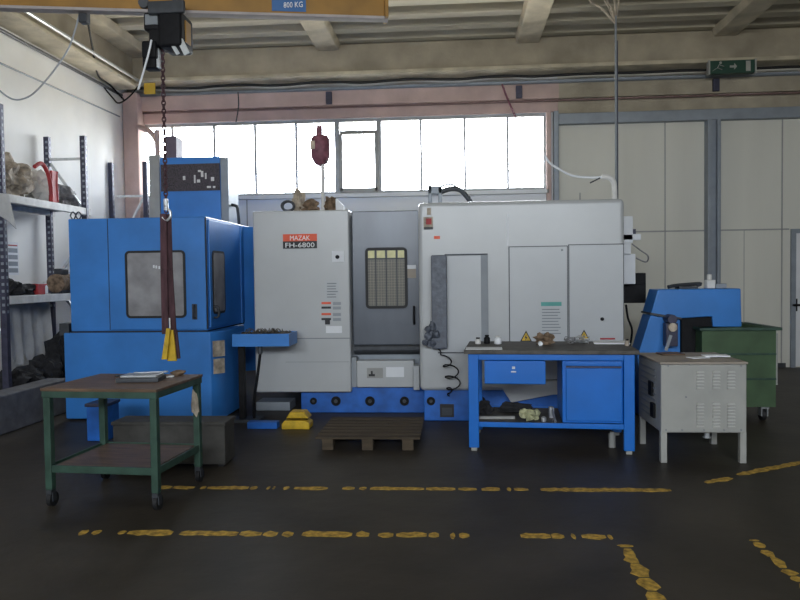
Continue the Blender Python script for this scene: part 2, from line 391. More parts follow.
# sliding door
dz0, dz1 = P(385, 345, YD).z, ZT-.01
dmb = MB(); wx0, wx1, wz0, wz1 = rect(365.5, 247.5, 407.5, 308.5, YD)
dr = dmb.box(xl1+.01, xm1+.04, YD, YD+.05, dz0, dz1).build('sliding_door', 'door_grey', t, bevel=.012)
MB().rring(wx0, wx1, wz0, wz1, YD-.02, YD+.01, .05, .03).build('window_gasket', 'rubber', dr)
gl = MB().rrect(wx0+.025, wx1-.025, wz0+.025, wz1-.025, YD-.006, YD+.002, .03)
# door glass with a mesh; emission set on the top strips makes them glow
def meshglass():
    m = bpy.data.materials.new('mesh_glass'); m.use_nodes = True; nt = m.node_tree; b = nt.nodes['Principled BSDF']
    b.inputs['Base Color'].default_value = (.21, .21, .19, 1); b.inputs['Roughness'].default_value = .12
    M['mesh_glass'] = m
meshglass()
gl.build('door_glass', 'mesh_glass', dr)
s = MB(); W = wx1-wx0; H_ = wz1-wz0
for i in range(1, 4): s.box(wx0+W*i/4-.006, wx0+W*i/4+.006, YD-.012, YD-.005, wz0+.03, wz1-.03)
s.box(wx0+.03, wx1-.03, YD-.012, YD-.005, wz1-H_*.19, wz1-H_*.19+.012); s.build('glazing_bar', 'steel_dark', dr)
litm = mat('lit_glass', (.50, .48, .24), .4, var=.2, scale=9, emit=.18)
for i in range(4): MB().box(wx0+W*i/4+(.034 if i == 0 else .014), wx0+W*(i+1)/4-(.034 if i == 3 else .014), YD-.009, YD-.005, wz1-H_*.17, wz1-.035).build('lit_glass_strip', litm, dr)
s = MB()                                                                            # wire mesh behind the glass
for i in range(1, 14): 
    x = wx0+.03+(W-.06)*i/14; s.box(x-.0015, x+.0015, YD-.009, YD-.005, wz0+.035, wz1-H_*.2)
for i in range(1, 17):
    z = wz0+.035+(H_*.8-.035)*i/17; s.box(wx0+.03, wx1-.03, YD-.009, YD-.005, z-.0015, z+.0015)
s.build('wire_mesh', 'cabinet_top', dr)
hx = P(414, 300, YD).x; hz0, hz1 = P(414, 323, YD).z, P(414, 307, YD).z
MB().tube([(hx, YD, hz1), (hx, YD-.05, hz1-.01), (hx, YD-.05, hz0+.01), (hx, YD, hz0)], .012, 8, 3).build('door_handle', 'black', dr, smooth=True)
a, b, c, d_ = rect(406.5, 265, 416, 278, YD); MB().box(a, b, YD-.004, YD, c, d_).build('door_sticker', 'cabinet_top', dr); MB().box(a, b, YD-.006, YD-.004, c+(d_-c)*.7, d_).build('sticker_header', 'paper', dr)
# groove and low panel below the door
zg0, zg1 = P(385, 356, YD).z, P(385, 344, YD).z
MB().cyl((xl1+.02, YD+.05, (zg0+zg1)/2+.01), (xm1+.03, YD+.05, (zg0+zg1)/2+.01), .065, 20).build('door_roller', 'steel_dark', t, smooth=False)
a, b, c, d_ = rect(357, 361, 414, 386, YW); pl = MB().box(xl1+.06, b, YW+.02, YD+.3, c-.02, d_).build('apron_panel', 'white_machine', t, bevel=.012)
MB().box(xl1, xl1+.055, YW+.05, YD+.3, c-.02, P(350, 358, YW).z).build('apron_side', 'recess_grey', t)
a, b, c, d_ = rect(367, 368, 383, 378, YW+.02); MB().box(a, b, YW+.014, YW+.02, c, d_).build('apron_plate', 'duct_grey', pl)
MB().box(a+.02, a+.09, YW+.01, YW+.014, c+.02, c+.045).box(a+.045, a+.065, YW+.01, YW+.014, c+.045, c+.08).build('plate_symbol', 'label_black', pl)
a, b, c, d_ = rect(386, 367, 404, 377, YW+.02); MB().box(a, b, YW+.014, YW+.02, c, d_).build('apron_sticker', 'paper', pl)
MB().pbox(413.5, 366, 419.5, 390, YW-.1, .2).build('corner_block', 'white_door', t, bevel=.005)
# blue bases with round holes
bl = MB().box(P(301, 400, YM).x, xm1+.05, YM, 10.2, 0, P(360, 385, YM).z).build('base', 'blue_base', t, bevel=.01)
def holes(pxs, Y, par):
    for px, r in pxs:
        p = P(px, 401, Y); MB().tube([(p.x, Y-.012, p.z), (p.x, Y+.002, p.z)], r, 20).build('base_hole', 'black', par)
        MB().cyl((p.x, Y-.02, p.z), (p.x, Y-.006, p.z), r*.4, 10).build('base_bolt', 'steel_dark', par)
holes(((313.5, .040), (336, .055), (370, .055), (404.5, .052)), YM, bl)
b2 = MB().box(P(424, 400, YN+.04).x, P(627, 400, YN+.04).x, YN+.04, 10.2, 0, zr0+.02).build('base', 'blue_base', t, bevel=.01)
holes(((431, .045), (481, .05)), YN+.04, b2)
a, b, c, d_ = rect(440, 404, 454, 417, YN+.04); MB().box(a, b, YN+.03, YN+.05, c, d_).build('base_recess', 'label_black', b2)
MB().box(a+.02, b-.02, YN+.022, YN+.03, c+.02, c+.10).build('base_clip', 'steel_dark', b2)
# white lower cover seen under the bench
zq = [(P(x, 395, YN).x, P(x, y, YN).z) for x, y in ((470, 384), (502, 388), (511, 402), (553, 394), (600, 394), (600, 380), (470, 380))]
MB().prism(zq, YN-.04, YN+.3).build('lower_cover', 'white_machine', t, bevel=.006)
# right housing: doors, recess, control column
def door_panel(x0, y0, x1, y1, name='cabinet_door'):
    a, b, c, d_ = rect(x0, y0, x1, y1, YN)
    o = MB().box(a+.008, b-.008, YN-.016, YN, c+.008, d_-.008).build(name, 'white_door', t, bevel=.005)
    MB().box(a, b, YN-.004, YN, c, d_).build('door_gasket', 'steel_dark', o); return o, a, b, c, d_
dA, a1, b1, c1, d1 = door_panel(509, 246, 568, 380)
dB, a2, b2_, c2, d2 = door_panel(568.5, 244, 624, 380)
MB().pbox(507, 214, 508.5, 246, YN-.006, .006).build('edge_strip', 'paper', t)
# sockets and stickers on doors
def sticker(x0, y0, x1, y1, Y, m, par, name='sticker', th=.003): 
    a, b, c, d_ = rect(x0, y0, x1, y1, Y); return MB().box(a, b, Y-th, Y, c, d_).build(name, m, par)
sticker(541, 302, 561.5, 306, YN-.016, 'teal', dA, 'sticker_header')
s = MB()
for i in range(9):
    y0 = 309+i*3.0; a, b, c, d_ = rect(542, y0, 561-random.random()*5, y0+.9, YN-.016); s.box(a, b, YN-.018, YN-.016, c, d_)
s.build('sticker_text', 'text_grey', dA)
def warn(px, py, par):
    Y = YN-.016; r_ = 7.0; P3 = [P(px, py-6.5, Y), P(px-6, py+4.5, Y), P(px+6, py+4.5, Y)]
    o = MB().prism([(p.x, p.z) for p in P3], Y-.004, Y).build('warning_triangle', 'label_black', par)
    c_ = sum(P3, Vector())/3
    MB().prism([((p.x-c_.x)*.74+c_.x, (p.z-c_.z)*.74+c_.z) for p in P3], Y-.006, Y-.004).build('triangle_field', 'yellow', par)
    b = MB(); b.prism([(c_.x+.004, c_.z+.038), (c_.x-.014, c_.z+.0), (c_.x-.002, c_.z+.002), (c_.x-.010, c_.z-.03), (c_.x+.014, c_.z+.010), (c_.x+.002, c_.z+.009)], Y-.008, Y-.006); b.build('lightning_bolt', 'label_black', par)
warn(526, 337, dA); warn(584, 336, dB)
p = P(602, 319, YN-.016); MB().cyl((p.x, YN-.035, p.z), (p.x, YN-.016, p.z), .018, 14).build('door_lock', 'black', dB)
p = P(562, 250, YN-.016); MB().cyl((p.x, YN-.022, p.z), (p.x, YN-.016, p.z), .012, 12).build('door_lock', 'text_grey', dA)
sticker(600, 338, 615, 339.5, YN-.016, 'red', dB)
# recess beside the control column
a, b, c, d_ = rect(447, 255, 488, 352, YN)
rc = MB().box(a, P(481, 300, YN).x, YN-.006, YN, c, d_).build('recess_panel', 'white_door', t)
MB().prismz([(P(481, 300, YN).x, YN-.006), (b, YN-.03), (b, YN), (P(481, 300, YN).x, YN)], c, d_).build('recess_side_shade', 'recess_grey', rc)  # bevel with its shadow put into the darker grey
MB().box(a-.02, b, YN-.035, YN, d_, d_+.012).build('recess_lip', 'steel_dark', rc)
MB().box(a-.1, b-.05, YN-.012, YN, c-.012, c).build('recess_edge', 'steel_dark', rc)
a, b, c, d_ = rect(431.5, 255, 447, 349, YN-.13)
cc = MB().box(a, b, YN-.13, YN, c, d_).build('control_column', 'control_grey', t, bevel=.012)
s = MB(); random.seed(3)
for i in range(9):
    px = random.uniform(425, 437); py = random.uniform(324, 346); p = P(px, py, YN-.16); s.lump(p, (.035, .05, .04), i, .5, 2)
a_, b_, c_, d__ = rect(426, 326, 446, 347, YN-.15); s.box(a_+.02, b_, YN-.15, YN, c_, d__-.02)
s.build('handwheel_unit', 'control_grey', cc, smooth=False)
# coiled lead
pts = []
for i in range(61):
    u = i/60; ang = u*2*PI*4
    px = 438+8*u**.6*1.2; py = 349+45*u
    k = min(1, u*2.5) if u < .9 else (1-u)*10
    pts.append(P(px+7*k*(1+math.cos(ang)), py+3.5*k*math.sin(ang), YN-.10-.03*math.sin(ang)))
cbl = MB().tube([P(439, 346, YN-.12)]+pts+[P(449, 396, YN+.03)], .007, 6, 2).build('coiled_lead', 'black', cc, smooth=True)
# sticker at the upper left of right housing
sticker(423.5, 217, 433, 229, YN-.003, 'sack', t, 'warning_sticker'); sticker(426, 218.5, 431.5, 224.5, YN-.006, 'red', t, 'sticker_mark'); sticker(424, 227, 433, 229.5, YN-.006, 'label_black', t, 'sticker_text')
sticker(427, 208, 431, 215, YN-.003, 'sack', t, 'sticker_mark'); sticker(434, 236, 440, 239, YN-.003, 'orange', t, 'sticker_mark')
# name plate and stickers on the left housing
npt = sticker(283, 234, 317, 241.2, YW-.004, 'orange', t, 'name_plate', .004); sticker(283, 241.2, 317, 248.5, YW-.004, 'label_black', npt, 'plate_lower_band', .004)
a, b, c, d_ = rect(290, 235.6, 310, 240.2, YW-.008); text('plate_lettering', 'MAZAK', 'white_paint', npt, a, b, c, d_, YW-.008)
a, b, c, d_ = rect(285.5, 242.6, 314.5, 247.4, YW-.008); text('plate_lettering', 'FH-6800', 'white_paint', npt, a, b, c, d_, YW-.008)
o = sticker(332, 251, 344, 262, YW-.004, 'paper', t, 'lock_plate', .006)
p = P(337.5, 257, YW-.01); MB().cyl((p.x, YW-.03, p.z), (p.x, YW-.005, p.z), .022, 14).build('lock_barrel', 'black', o)
o = sticker(325, 280.5, 339.5, 300, YW, 'white_door', t, 'notice'); s = MB()
for i in range(6):
    a, b, c, d_ = rect(327, 283+i*2.7, 338-random.random()*3, 284+i*2.7, YW-.003); s.box(a, b, YW-.005, YW-.003, c, d_)
s.build('notice_text', 'text_grey', o)
for y0 in (302, 306.5, 313, 318):
    sticker(321.5, y0, 331, y0+2.2, YW, 'orange' if y0 in (302, 313) else 'label_black', t, 'warning_strip'); sticker(333, y0, 341, y0+3, YW, 'recess_grey', t, 'warning_strip')
sticker(325, 320, 330, 324.5, YW, 'label_black', t, 'sticker_mark'); sticker(326, 326, 342, 333, YW, 'paper', t, 'notice')
# side boxes at the right end of the machine
def side(x0, y0, x1, y1, Y, dep, m, name):
    a, b, c, d_ = rect(x0, y0, x1, y1, Y); return MB().box(min(a, xr1-.01), b, Y, Y+dep, c, d_).build(name, m, t, bevel=.006)
side(624, 216, 633, 243, 8.3, .4, 'paper', 'side_box'); side(624, 254, 635.5, 284, 8.3, .4, 'paper', 'side_box')
o = side(624, 243, 631, 254, 8.25, .3, 'paper', 'side_box'); side(631, 229, 636, 236, 8.35, .15, 'rack_blue_dark', 'side_lamp'); side(633, 234, 641, 240, 8.3, .1, 'paper', 'side_lamp')
side(626, 284, 645, 303, 8.5, .3, 'black', 'side_screen'); side(636, 273, 646, 303, 8.55, .3, 'black', 'side_screen')
MB().tube([P(632, 244, 8.3), P(640, 250, 8.25), P(648, 256, 8.25), P(646, 262, 8.3), P(636, 258, 8.3)], .008, 6, 5).build('loose_lead', 'sack_grey', t, smooth=True)
MB().tube([P(626, 305, 8.3), P(628, 318, 8.2), P(632, 330, 8.2), P(630, 345, 8.2), P(628, 352, 8.3)], .012, 6, 5).build('loose_lead', 'black', t, smooth=True)

# motor bracket and hose on the machine top (right)
Yt = 8.3; zt_ = ZT+.02
t2 = thing('hose_bracket', 'dark grey bracket with arched hose on top of the grey machine', 'bracket', (P(437, 200, Yt).x, Yt, zt_))
def topz(py, Y=Yt): return P(440, py, Y).z
a, b, c, d_ = rect(428, 185, 442, 206, Yt)
MB().box(a, a+.045, Yt, Yt+.15, zt_, d_).box(b-.045, b, Yt, Yt+.15, zt_, d_-.02).box(a, b, Yt, Yt+.15, d_-.10, d_-.01).box(a+.02, b-.02, Yt+.02, Yt+.12, zt_, zt_+.05).build('bracket_frame', 'steel_grey', t2, bevel=.008)
MB().tube([P(441, 192, Yt+.06), P(450, 189, Yt+.06), P(460, 190, Yt+.06), P(467, 197, Yt+.06), P(472, 204, Yt+.06)], .03, 10, 6).build('corrugated_hose', 'steel_dark', t2, smooth=True)
MB().tube([P(441, 186, Yt+.1), P(452, 184.5, Yt+.1), P(463, 192, Yt+.1)], .012, 8, 5).build('air_line', 'recess_grey', t2, smooth=True)
# clutter on the machine top (left)
Yc = 8.25
for i, (px, w_, h_, m, nm, lb, ct) in enumerate(((288, .07, .075, 'steel_dark', 'hose_coil', 'small dark hose coil at the left end of the clutter on the machine', 'hose'),
        (297, .065, .20, 'sack', 'rag', 'tall crumpled beige rag in the clutter on top of the machine', 'rag'),
        (309, .10, .11, 'brown_pile', 'rag', 'brown crumpled rag left of the pole on the machine top', 'rag'),
        (329, .085, .13, 'brown_pile', 'rag', 'brown crumpled rag right of the pole on the machine top', 'rag'))):
    x = P(px, 205, Yc).x
    if nm == 'hose_coil':
        pts = [(x+.07*math.cos(a*.6)*(1+.05*math.sin(a)), Yc+.02*math.sin(a*.3), ZT+.075+.055*math.sin(a*.6)) for a in range(0, 33)]
        tag(MB().tube(pts, .014, 6, 2).build(nm, m, smooth=True), lb, ct)
    else: tag(MB().clamp(ZT+.001).lump((x, Yc+.1, ZT+h_*.55), (w_, .12, h_*.75), i*3.1, .7, 3, 5).build(nm, m), lb, ct)
x = P(339, 205, Yc).x
tag(MB().prism([(x-.04, ZT), (x+.05, ZT), (x+.05, ZT+.07), (x-.03, ZT+.15), (x-.04, ZT+.15)], Yc, Yc+.15).build('paper_carton', 'paper', bevel=.004), 'small white folded carton beside the brown rags on the machine top', 'carton')
# pole with maroon head
Yp = 8.32; px_, pz_ = P(323.5, 205, Yp).x, ZT
t3 = thing('extractor_pole', 'pale pole carrying a maroon rounded unit against the bright window', 'machine attachment', (px_, Yp, ZT))
MB().cyl((px_, Yp-.02, ZT), (px_, Yp-.02, P(323, 162, Yp).z), .022, 10).build('pole', 'cloth', t3)
hx, hz0, hz1 = P(320.5, 150, Yp).x, P(320, 166, Yp).z, P(320, 135, Yp).z
MB().lathe((hx, Yp, hz0), [(.03, 0), (.075, .03), (.11, .10), (.115, .2), (.11, hz1-hz0-.05), (.085, hz1-hz0-.01), (.03, hz1-hz0)], 16).build('unit_body', 'maroon', t3, smooth=True)
MB().cyl((hx-.01, Yp, hz1-.01), (hx-.01, Yp, P(320, 126, Yp).z), .035, 12).build('unit_neck', 'maroon', t3)
a, b, c, d_ = rect(310.5, 141, 315, 149, Yp-.1); MB().box(a, b, Yp-.115, Yp-.04, c, d_).build('unit_plate', 'sack', t3)
MB().tube([(hx+.07, Yp-.04, hz0+.08), (hx+.09, Yp-.05, hz0-.02), (hx+.05, Yp-.03, hz0-.15), (hx+.04, Yp-.02, ZT+.2)], .007, 6, 5).build('unit_lead', 'sack_grey', t3, smooth=True)

# ================================================================== BLUE ENCLOSURE (left)
YU = G(150, 421).y+.03
ux0, ux1 = P(69.5, 275, YU).x, P(207, 275, YU).x; zs_ = P(150, 331, YU).z; ZU = 2.222
lx0, lx1 = P(66, 370, YU).x-.0, P(222, 380, YU).x
dq = ray(246, 400); ylb = (CAM+dq*(lx1/dq.x)).y
t = thing('pallet_changer_enclosure', 'bright blue sheet-metal enclosure with two grey windows left of the grey machine', 'machine', ((ux0+ux1)/2, 8.7, 0))
MB().box(ux0, ux1, YU, 9.6, zs_, ZU).build('upper_housing', 'blue', t, bevel=.012)
MB().prismz([(lx0, YU-.03), (P(212, 380, YU).x, YU-.03), (lx1, YU+.12), (lx1, ylb), (lx0, ylb)], .02, zs_-.012).build('lower_housing', 'blue', t, bevel=.012)
MB().box(lx0+.1, lx1-.15, YU+.12, ylb-.05, 0, .03).build('plinth', 'black', t)
MB().box(ux0, ux1-.01, YU-.005, 9.5, zs_-.014, zs_+.002).build('housing_gasket', 'rubber', t)
# sloped link skirt towards the grey machine
MB().prismz([(ux1-.02, 9.0), (xl0+.0, 9.3), (xl0+.0, 9.6), (ux1-.02, 9.6)], .36, ZU-.02).build('link_panel', 'blue', t)
# swing door with window
a, b, c, d_ = rect(109, 218, 205.5, 329.5, YU-.02); 
fd = MB().box(a, b, YU-.022, YU, c, d_-.0).build('front_door', 'blue', t, bevel=.006)
for q in (a-.014, b): MB().box(q, q+.012, YU-.006, YU, c, d_).build('door_gasket', 'rubber', fd)
a, b, c, d_ = rect(126, 250.5, 186, 318, YU-.02)
MB().rring(a, b, c, d_, YU-.036, YU-.02, .05, .024).build('window_gasket', 'rubber', fd)
MB().rrect(a+.018, b-.018, c+.018, d_-.018, YU-.028, YU-.021, .035).build('door_window', 'window_grey', fd)
s = MB()
for x0, y0 in ((153, 265), (155.5, 265.5), (158.5, 266)):
    q0 = rect(x0, y0, x0+1.6, y0+3, YU-.03); s.box(q0[0], q0[1], YU-.032, YU-.028, q0[2], q0[3])
s.build('window_sticker', 'paper', fd)
hx = P(195, 312, YU-.02).x; hz0, hz1 = P(195, 319.5, YU-.02).z, P(195, 304, YU-.02).z
MB().box(hx-.03, hx+.025, YU-.03, YU-.02, hz0, hz1).tube([(hx, YU-.025, hz1-.02), (hx+.0, YU-.07, hz1-.03), (hx, YU-.07, hz0+.03), (hx, YU-.025, hz0+.02)], .011, 8, 3).build('door_handle', 'steel_dark', fd)
s = MB()
for px in (65.5, 71): 
    p = P(px, 215, YU+.1); s.tube([(p.x, YU+.15, ZU), (p.x-.03, YU+.15, ZU+.05), (p.x, YU+.15, ZU+.09), (p.x+.03, YU+.15, ZU+.05), (p.x+.002, YU+.15, ZU)], .008, 6, 4)
bmesh.ops.translate(s.bm, verts=s.bm.verts, vec=(.06, 0, 0)); s.build('lifting_eye', 'steel_dark', t)
# side door and slim window on the right side face
def SX(px, py, x): d = ray(px, py); return CAM+d*(x/d.x)
sd_y0, sd_y1 = SX(209, 270, ux1).y, SX(233, 270, ux1).y
sd = MB().box(ux1, ux1+.018, YU+.05, sd_y1, zs_+.03, ZU-.03).build('side_door', 'blue', t, bevel=.005)
w0, w1 = SX(212.5, 280, ux1+.02).y, SX(224.5, 280, ux1+.02).y; wz1_, wz0_ = SX(218, 251, ux1+.02).z, SX(218, 313.5, ux1+.02).z
def side_rr(y0, y1, z0, z1, x0, x1, rr, k=5):
    m_ = MB().rrect(y0, y1, z0, z1, x0, x1, rr, k)
    for v in m_.bm.verts: v.co = Vector((v.co.y, v.co.x, v.co.z))
    return m_
side_rr(w0, w1, wz0_, wz1_, ux1+.015, ux1+.028, .06).build('window_gasket', 'rubber', sd)
side_rr(w0+.03, w1-.03, wz0_+.025, wz1_-.025, ux1+.02, ux1+.031, .04).build('door_window', 'window_grey', sd)
p = SX(214, 313, ux1+.02); MB().tube([(ux1+.02, p.y, p.z+.07), (ux1+.07, p.y, p.z+.06), (ux1+.07, p.y, p.z-.04), (ux1+.02, p.y, p.z-.05)], .012, 8, 3).build('door_handle', 'steel_dark', sd, smooth=True)
s = MB(); y_ = SX(241, 280, ux1).y; s.box(ux1, ux1+.012, y_-.012, y_+.012, zs_, ZU-.02); s.build('side_rib', 'blue', t)
# data plate on the lower right side
a, b, c, d_ = rect(216.5, 341, 227, 357, YU-.03)
o = MB().obox(((P(212, 380, YU).x+lx1)/2+.02, YU+.02, (c+d_)/2), (.15, .01, d_-c), math.atan2(.15, lx1-P(212, 380, YU).x)).build('data_plate', 'sack', t)
a, b, c, d_ = rect(217, 359, 227, 374, YU-.03)
MB().obox(((P(212, 380, YU).x+lx1)/2+.02, YU+.02, (c+d_)/2), (.14, .01, d_-c), math.atan2(.15, lx1-P(212, 380, YU).x)).build('data_plate', 'sack', t)
p = P(64.5, 329, YU); MB().box(p.x-.06, p.x+.05, YU, YU+.2, p.z-.07, p.z+.06).build('hinge_block', 'steel_dark', t)
# cooler unit on top of the blue enclosure
YX = 9.1; a, b, c, d_ = rect(160, 157, 228, 210, YX)
t = thing('cooler_unit', 'blue box with a wide black vent opening standing on the blue enclosure', 'cooler', ((a+b)/2, YX+.2, ZU))
MB().box(a, b-.10, YX, YX+.45, ZU, d_).build('casing', 'blue', t, bevel=.01)
MB().box(b-.10, b, YX+.01, YX+.44, ZU, d_-.01).build('side_cover', 'steel_grey', t, bevel=.006)
a2_, b2x, c2_, d2_ = rect(160, 164, 220, 191, YX)
MB().box(a2_+.015, b2x, YX-.012, YX+.002, c2_, d2_).build('vent_grille', 'vent_black', t)
s = MB(); random.seed(11)
for px, py, w_, h_ in ((183, 178, 3, 4), (194, 179, 2, 8), (197, 181, 4, 3), (201, 174, 3, 6), (205, 176, 2, 6), (211, 179, 4, 4), (207, 187, 5, 2), (213, 187, 3, 2), (198, 171, 4, 2)):
    q0 = rect(px, py-h_/2, px+w_*.8, py+h_/2, YX-.012); s.box(q0[0], q0[1], YX-.016, YX-.012, q0[2], q0[3])
s.build('vent_speck', 'cloth', t)  # small pale specks scattered over the vent
a, b, c, d_ = rect(165, 136, 176, 157, YX+.1); MB().box(a, b, YX+.1, YX+.35, P(170, 157, YX).z-.02, d_).build('top_duct', 'violet_grey', t, bevel=.01)
MB().tube([P(228, 205, YX+.2), P(236, 206, YX+.1), P(238, 212, YX+.1), (P(238, 212, YX+.1).x, YX+.15, ZU-.05)], .02, 8, 5).build('drain_hose', 'steel_dark', t, smooth=True)
# grey duct left of cooler
a, b, c, d_ = rect(149, 155, 159.5, 215, 9.15)
tag(MB().box(a, b, 9.15, 9.5, ZU, d_).build('duct_column', 'duct_grey', bevel=.008), 'narrow grey sheet-metal duct standing left of the blue cooler box', 'duct')
# bent rose pipe beside the corner pillar
pA = [P(142, 128, YB-.25), P(150, 132, YB-.3), P(156, 140, YB-.35), P(157.5, 150, YB-.4), P(157.5, 230, YB-.4)]
pA[-1].z = 0
wire('bent_pipe', [Vector((P(136, 127, YB-.25).x, YB-.28, P(136, 127, YB-.25).z))]+pA, .045, 'rose_window_glow', 'rose-grey pipe bending down in front of the window\'s left end', 'pipe', 6)
# blue foot box and the grey step platform in front
a, b, c, d_ = rect(85, 405, 107, 447, 6.62)
t = thing('blue_canister', 'small blue lidded box on the floor left of the grey chest', 'box', ((a+b)/2, 6.7, 0))
MB().box(a+.01, b-.01, 6.63, 6.9, 0, d_-.02).build('box_body', 'blue_base', t, bevel=.01); MB().box(a, b, 6.62, 6.91, d_-.02, d_+.01).build('lid', 'rack_blue_dark', t, bevel=.004)
ya = G(200, 467).y; a, b, c, d_ = rect(113, 422, 225, 467, ya)
t = thing('steel_chest', 'low dull grey steel chest on the floor between the green cart and blue enclosure', 'chest', ((a+b)/2, ya+.17, 0))
MB().box(a, b, ya, ya+.26, .02, d_-.03).build('chest_body', 'platform', t, bevel=.008)
MB().box(a-.01, b+.01, ya-.01, ya+.27, d_-.03, d_).build('lid', 'platform', t, bevel=.005)
for x in (a+.02, b-.07):
    for yq in (ya+.02, ya+.19): MB().box(x, x+.05, yq, yq+.05, 0, .02).build('foot', 'rubber', t)

# tray with swarf, on its stand
Ytr = 7.45; a, b, c, d_ = rect(232, 334, 289, 346.5, Ytr)
t = thing('swarf_tray', 'blue shallow tray on a thin dark stand between the blue and grey machines', 'tray', ((a+b)/2, Ytr+.2, 0))
tr = MB().box(a, b, Ytr, Ytr+.015, c, d_).box(a, b, Ytr+.38, Ytr+.395, c, d_).box(a, a+.015, Ytr+.015, Ytr+.38, c, d_).box(b-.015, b, Ytr+.015, Ytr+.38, c, d_).box(a+.015, b-.015, Ytr+.015, Ytr+.38, c, c+.02).build('tray_pan', 'blue', t)
xp = P(242, 390, Ytr+.15).x
MB().box(xp-.03, xp+.03, Ytr+.13, Ytr+.21, .03, c).build('post', 'black', t, bevel=.004)
MB().box(xp-.18, xp+.2, Ytr+.05, Ytr+.30, 0, .03).build('foot_plate', 'steel_dark', t, bevel=.004)
MB().tube([P(260, 347, Ytr+.1), P(260, 355, Ytr+.1), P(257, 380, Ytr+.12), P(254, 400, Ytr+.15), (xp+.12, Ytr+.18, .03)], .016, 8, 4).build('drain_pipe', 'black', t, smooth=True)
p = P(260, 352, Ytr+.1); MB().cyl((p.x, p.y, p.z-.02), (p.x, p.y, p.z+.08), .026, 10).build('drain_valve', 'steel_dark', t)
sw = MB().clamp(c+.021); random.seed(5)
for i in range(60):
    x = random.uniform(a+.06, b-.06); yq = random.uniform(Ytr+.06, Ytr+.34); sw.lump((x, yq, d_-.03+random.uniform(-.02, .025)), (.035, .035, .025), i, .8, 1)
for i in range(50):
    x = random.uniform(a+.1, b-.12); yq = random.uniform(Ytr+.08, Ytr+.3); th = random.uniform(0, PI); dxx, dyy = .06*math.cos(th), .05*math.sin(th); z = d_+random.uniform(-.01, .02)
    sw.tube([(x, yq, z), (x+dxx*.5, yq+dyy*.5, z+.03), (x+dxx, yq+dyy, z)], .003, 4, 3)
sw.box(a+.03, b-.03, Ytr+.03, Ytr+.36, c+.02, d_-.03)
tag(sw.build('metal_swarf', 'swarf'), 'tangled dark metal turnings heaped in the blue tray', 'swarf', kind='stuff')
# clutter on floor below machine left
a, b, c, d_ = rect(256, 402, 290, 412, 8.2)
tag(MB().box(a, b, 8.2, 8.5, 0, d_).build('steel_channel', 'steel_grey', bevel=.01), 'grey steel block on the floor under the left end of the grey machine', 'steel block')
a, b, c, d_ = rect(247, 426, 277, 432, 7.2)
tag(MB().box(a, b, 7.2, 7.32, 0, .07).build('blue_profile', 'blue_base', bevel=.008), 'short blue bar lying on the floor left of the yellow jack', 'bar')
p = G(295, 430); yj = p.y+.12
t = thing('yellow_jack', 'small yellow two-layered machine jack on the floor beside the pallet', 'jack', (p.x, yj, 0))
wj = .145
MB().prism([(p.x-wj, 0), (p.x+wj, 0), (p.x+wj, .06), (p.x+wj*.7, .09), (p.x-wj*.8, .09), (p.x-wj, .05)], yj-.1, yj+.1).build('jack_base', 'yellow', t, bevel=.01)
MB().cyl((p.x-.1, yj-.02, .10), (p.x+.11, yj-.02, .10), .02).build('jack_screw', 'black', t)
MB().prism([(p.x-wj*.7, .11), (p.x+wj*.95, .11), (p.x+wj*.6, .175), (p.x-wj*.4, .175)], yj-.09, yj+.09).build('jack_top', 'yellow', t, bevel=.01)
# pallet
p0, p1 = G(315, 437, .12), G(420, 437, .12); xa, xb = p0.x, P(420, 440, p0.y).x; ya = p0.y
t = thing('wooden_pallet', 'worn brown wooden pallet on the floor before the sliding door', 'pallet', ((xa+xb)/2, ya+.45, 0))
for i in range(7): MB().box(xa, xb, ya+i*.135, ya+i*.135+.115, .10, .12).build('deck_board', 'pallet', t, bevel=.003)
for k, x in enumerate((xa+.06, (xa+xb)/2-.05, xb-.16)):
    MB().box(x, x+.1, ya, ya+.925, .08, .10).build('stringer', 'pallet', t)
    for yq in (ya+.01, ya+.42, ya+.82): MB().box(x, x+.1, yq, yq+.1, 0, .08).build('block', 'pallet', t, bevel=.003)

# ================================================================== GREEN CART
fl, fr = G(39, 386.5, .82), G(157, 391.5, .82); cart_rz = math.radians(-4); ym_ = (fl.y+fr.y)/2; fl, fr = P(39, 388, ym_+.02), P(157, 390, ym_-.02); fl.z = fr.z = .82; cw = (fr-fl).length
cc_ = (fl+fr)/2+Vector((-math.sin(cart_rz), math.cos(cart_rz), 0))*.37; cx0, cx1, yf0, yb0 = cc_.x-cw/2, cc_.x+cw/2, cc_.y-.37, cc_.y+.37
t = thing('green_cart', 'green steel trolley with a brown board top and lower shelf on castors', 'cart', ((cx0+cx1)/2, (yf0+yb0)/2, 0))
MB().box(cx0, cx1, yf0, yb0, .80, .82).build('tabletop', 'wood_top', t, bevel=.003)
MB().box(cx0+.005, cx1-.005, yf0+.005, yf0+.04, .755, .80).box(cx0+.005, cx1-.005, yb0-.04, yb0-.005, .755, .80).box(cx0+.005, cx0+.04, yf0+.04, yb0-.04, .755, .80).box(cx1-.04, cx1-.005, yf0+.04, yb0-.04, .755, .80).build('top_frame', 'green', t, bevel=.003)
for i, (x, yq) in enumerate(((cx0+.01, yf0+.01), (cx1-.06, yf0+.01), (cx0+.01, yb0-.06), (cx1-.06, yb0-.06))):
    lg = MB().box(x, x+.05, yq, yq+.05, .12, .755).build('leg', 'green', t, bevel=.006)
    cs = MB().box(x+.005, x+.045, yq, yq+.05, .09, .12).box(x, x+.008, yq+.01, yq+.05, .04, .10).box(x+.042, x+.05, yq+.01, yq+.05, .04, .10).build('castor', 'steel_dark', t)
    MB().cyl((x+.010, yq+.04, .05), (x+.04, yq+.04, .05), .05, 20).build('castor_wheel', 'rubber', cs)
MB().box(cx0+.06, cx1-.06, yf0+.03, yb0-.03, .262, .28).build('lower_shelf', 'wood_top', t)
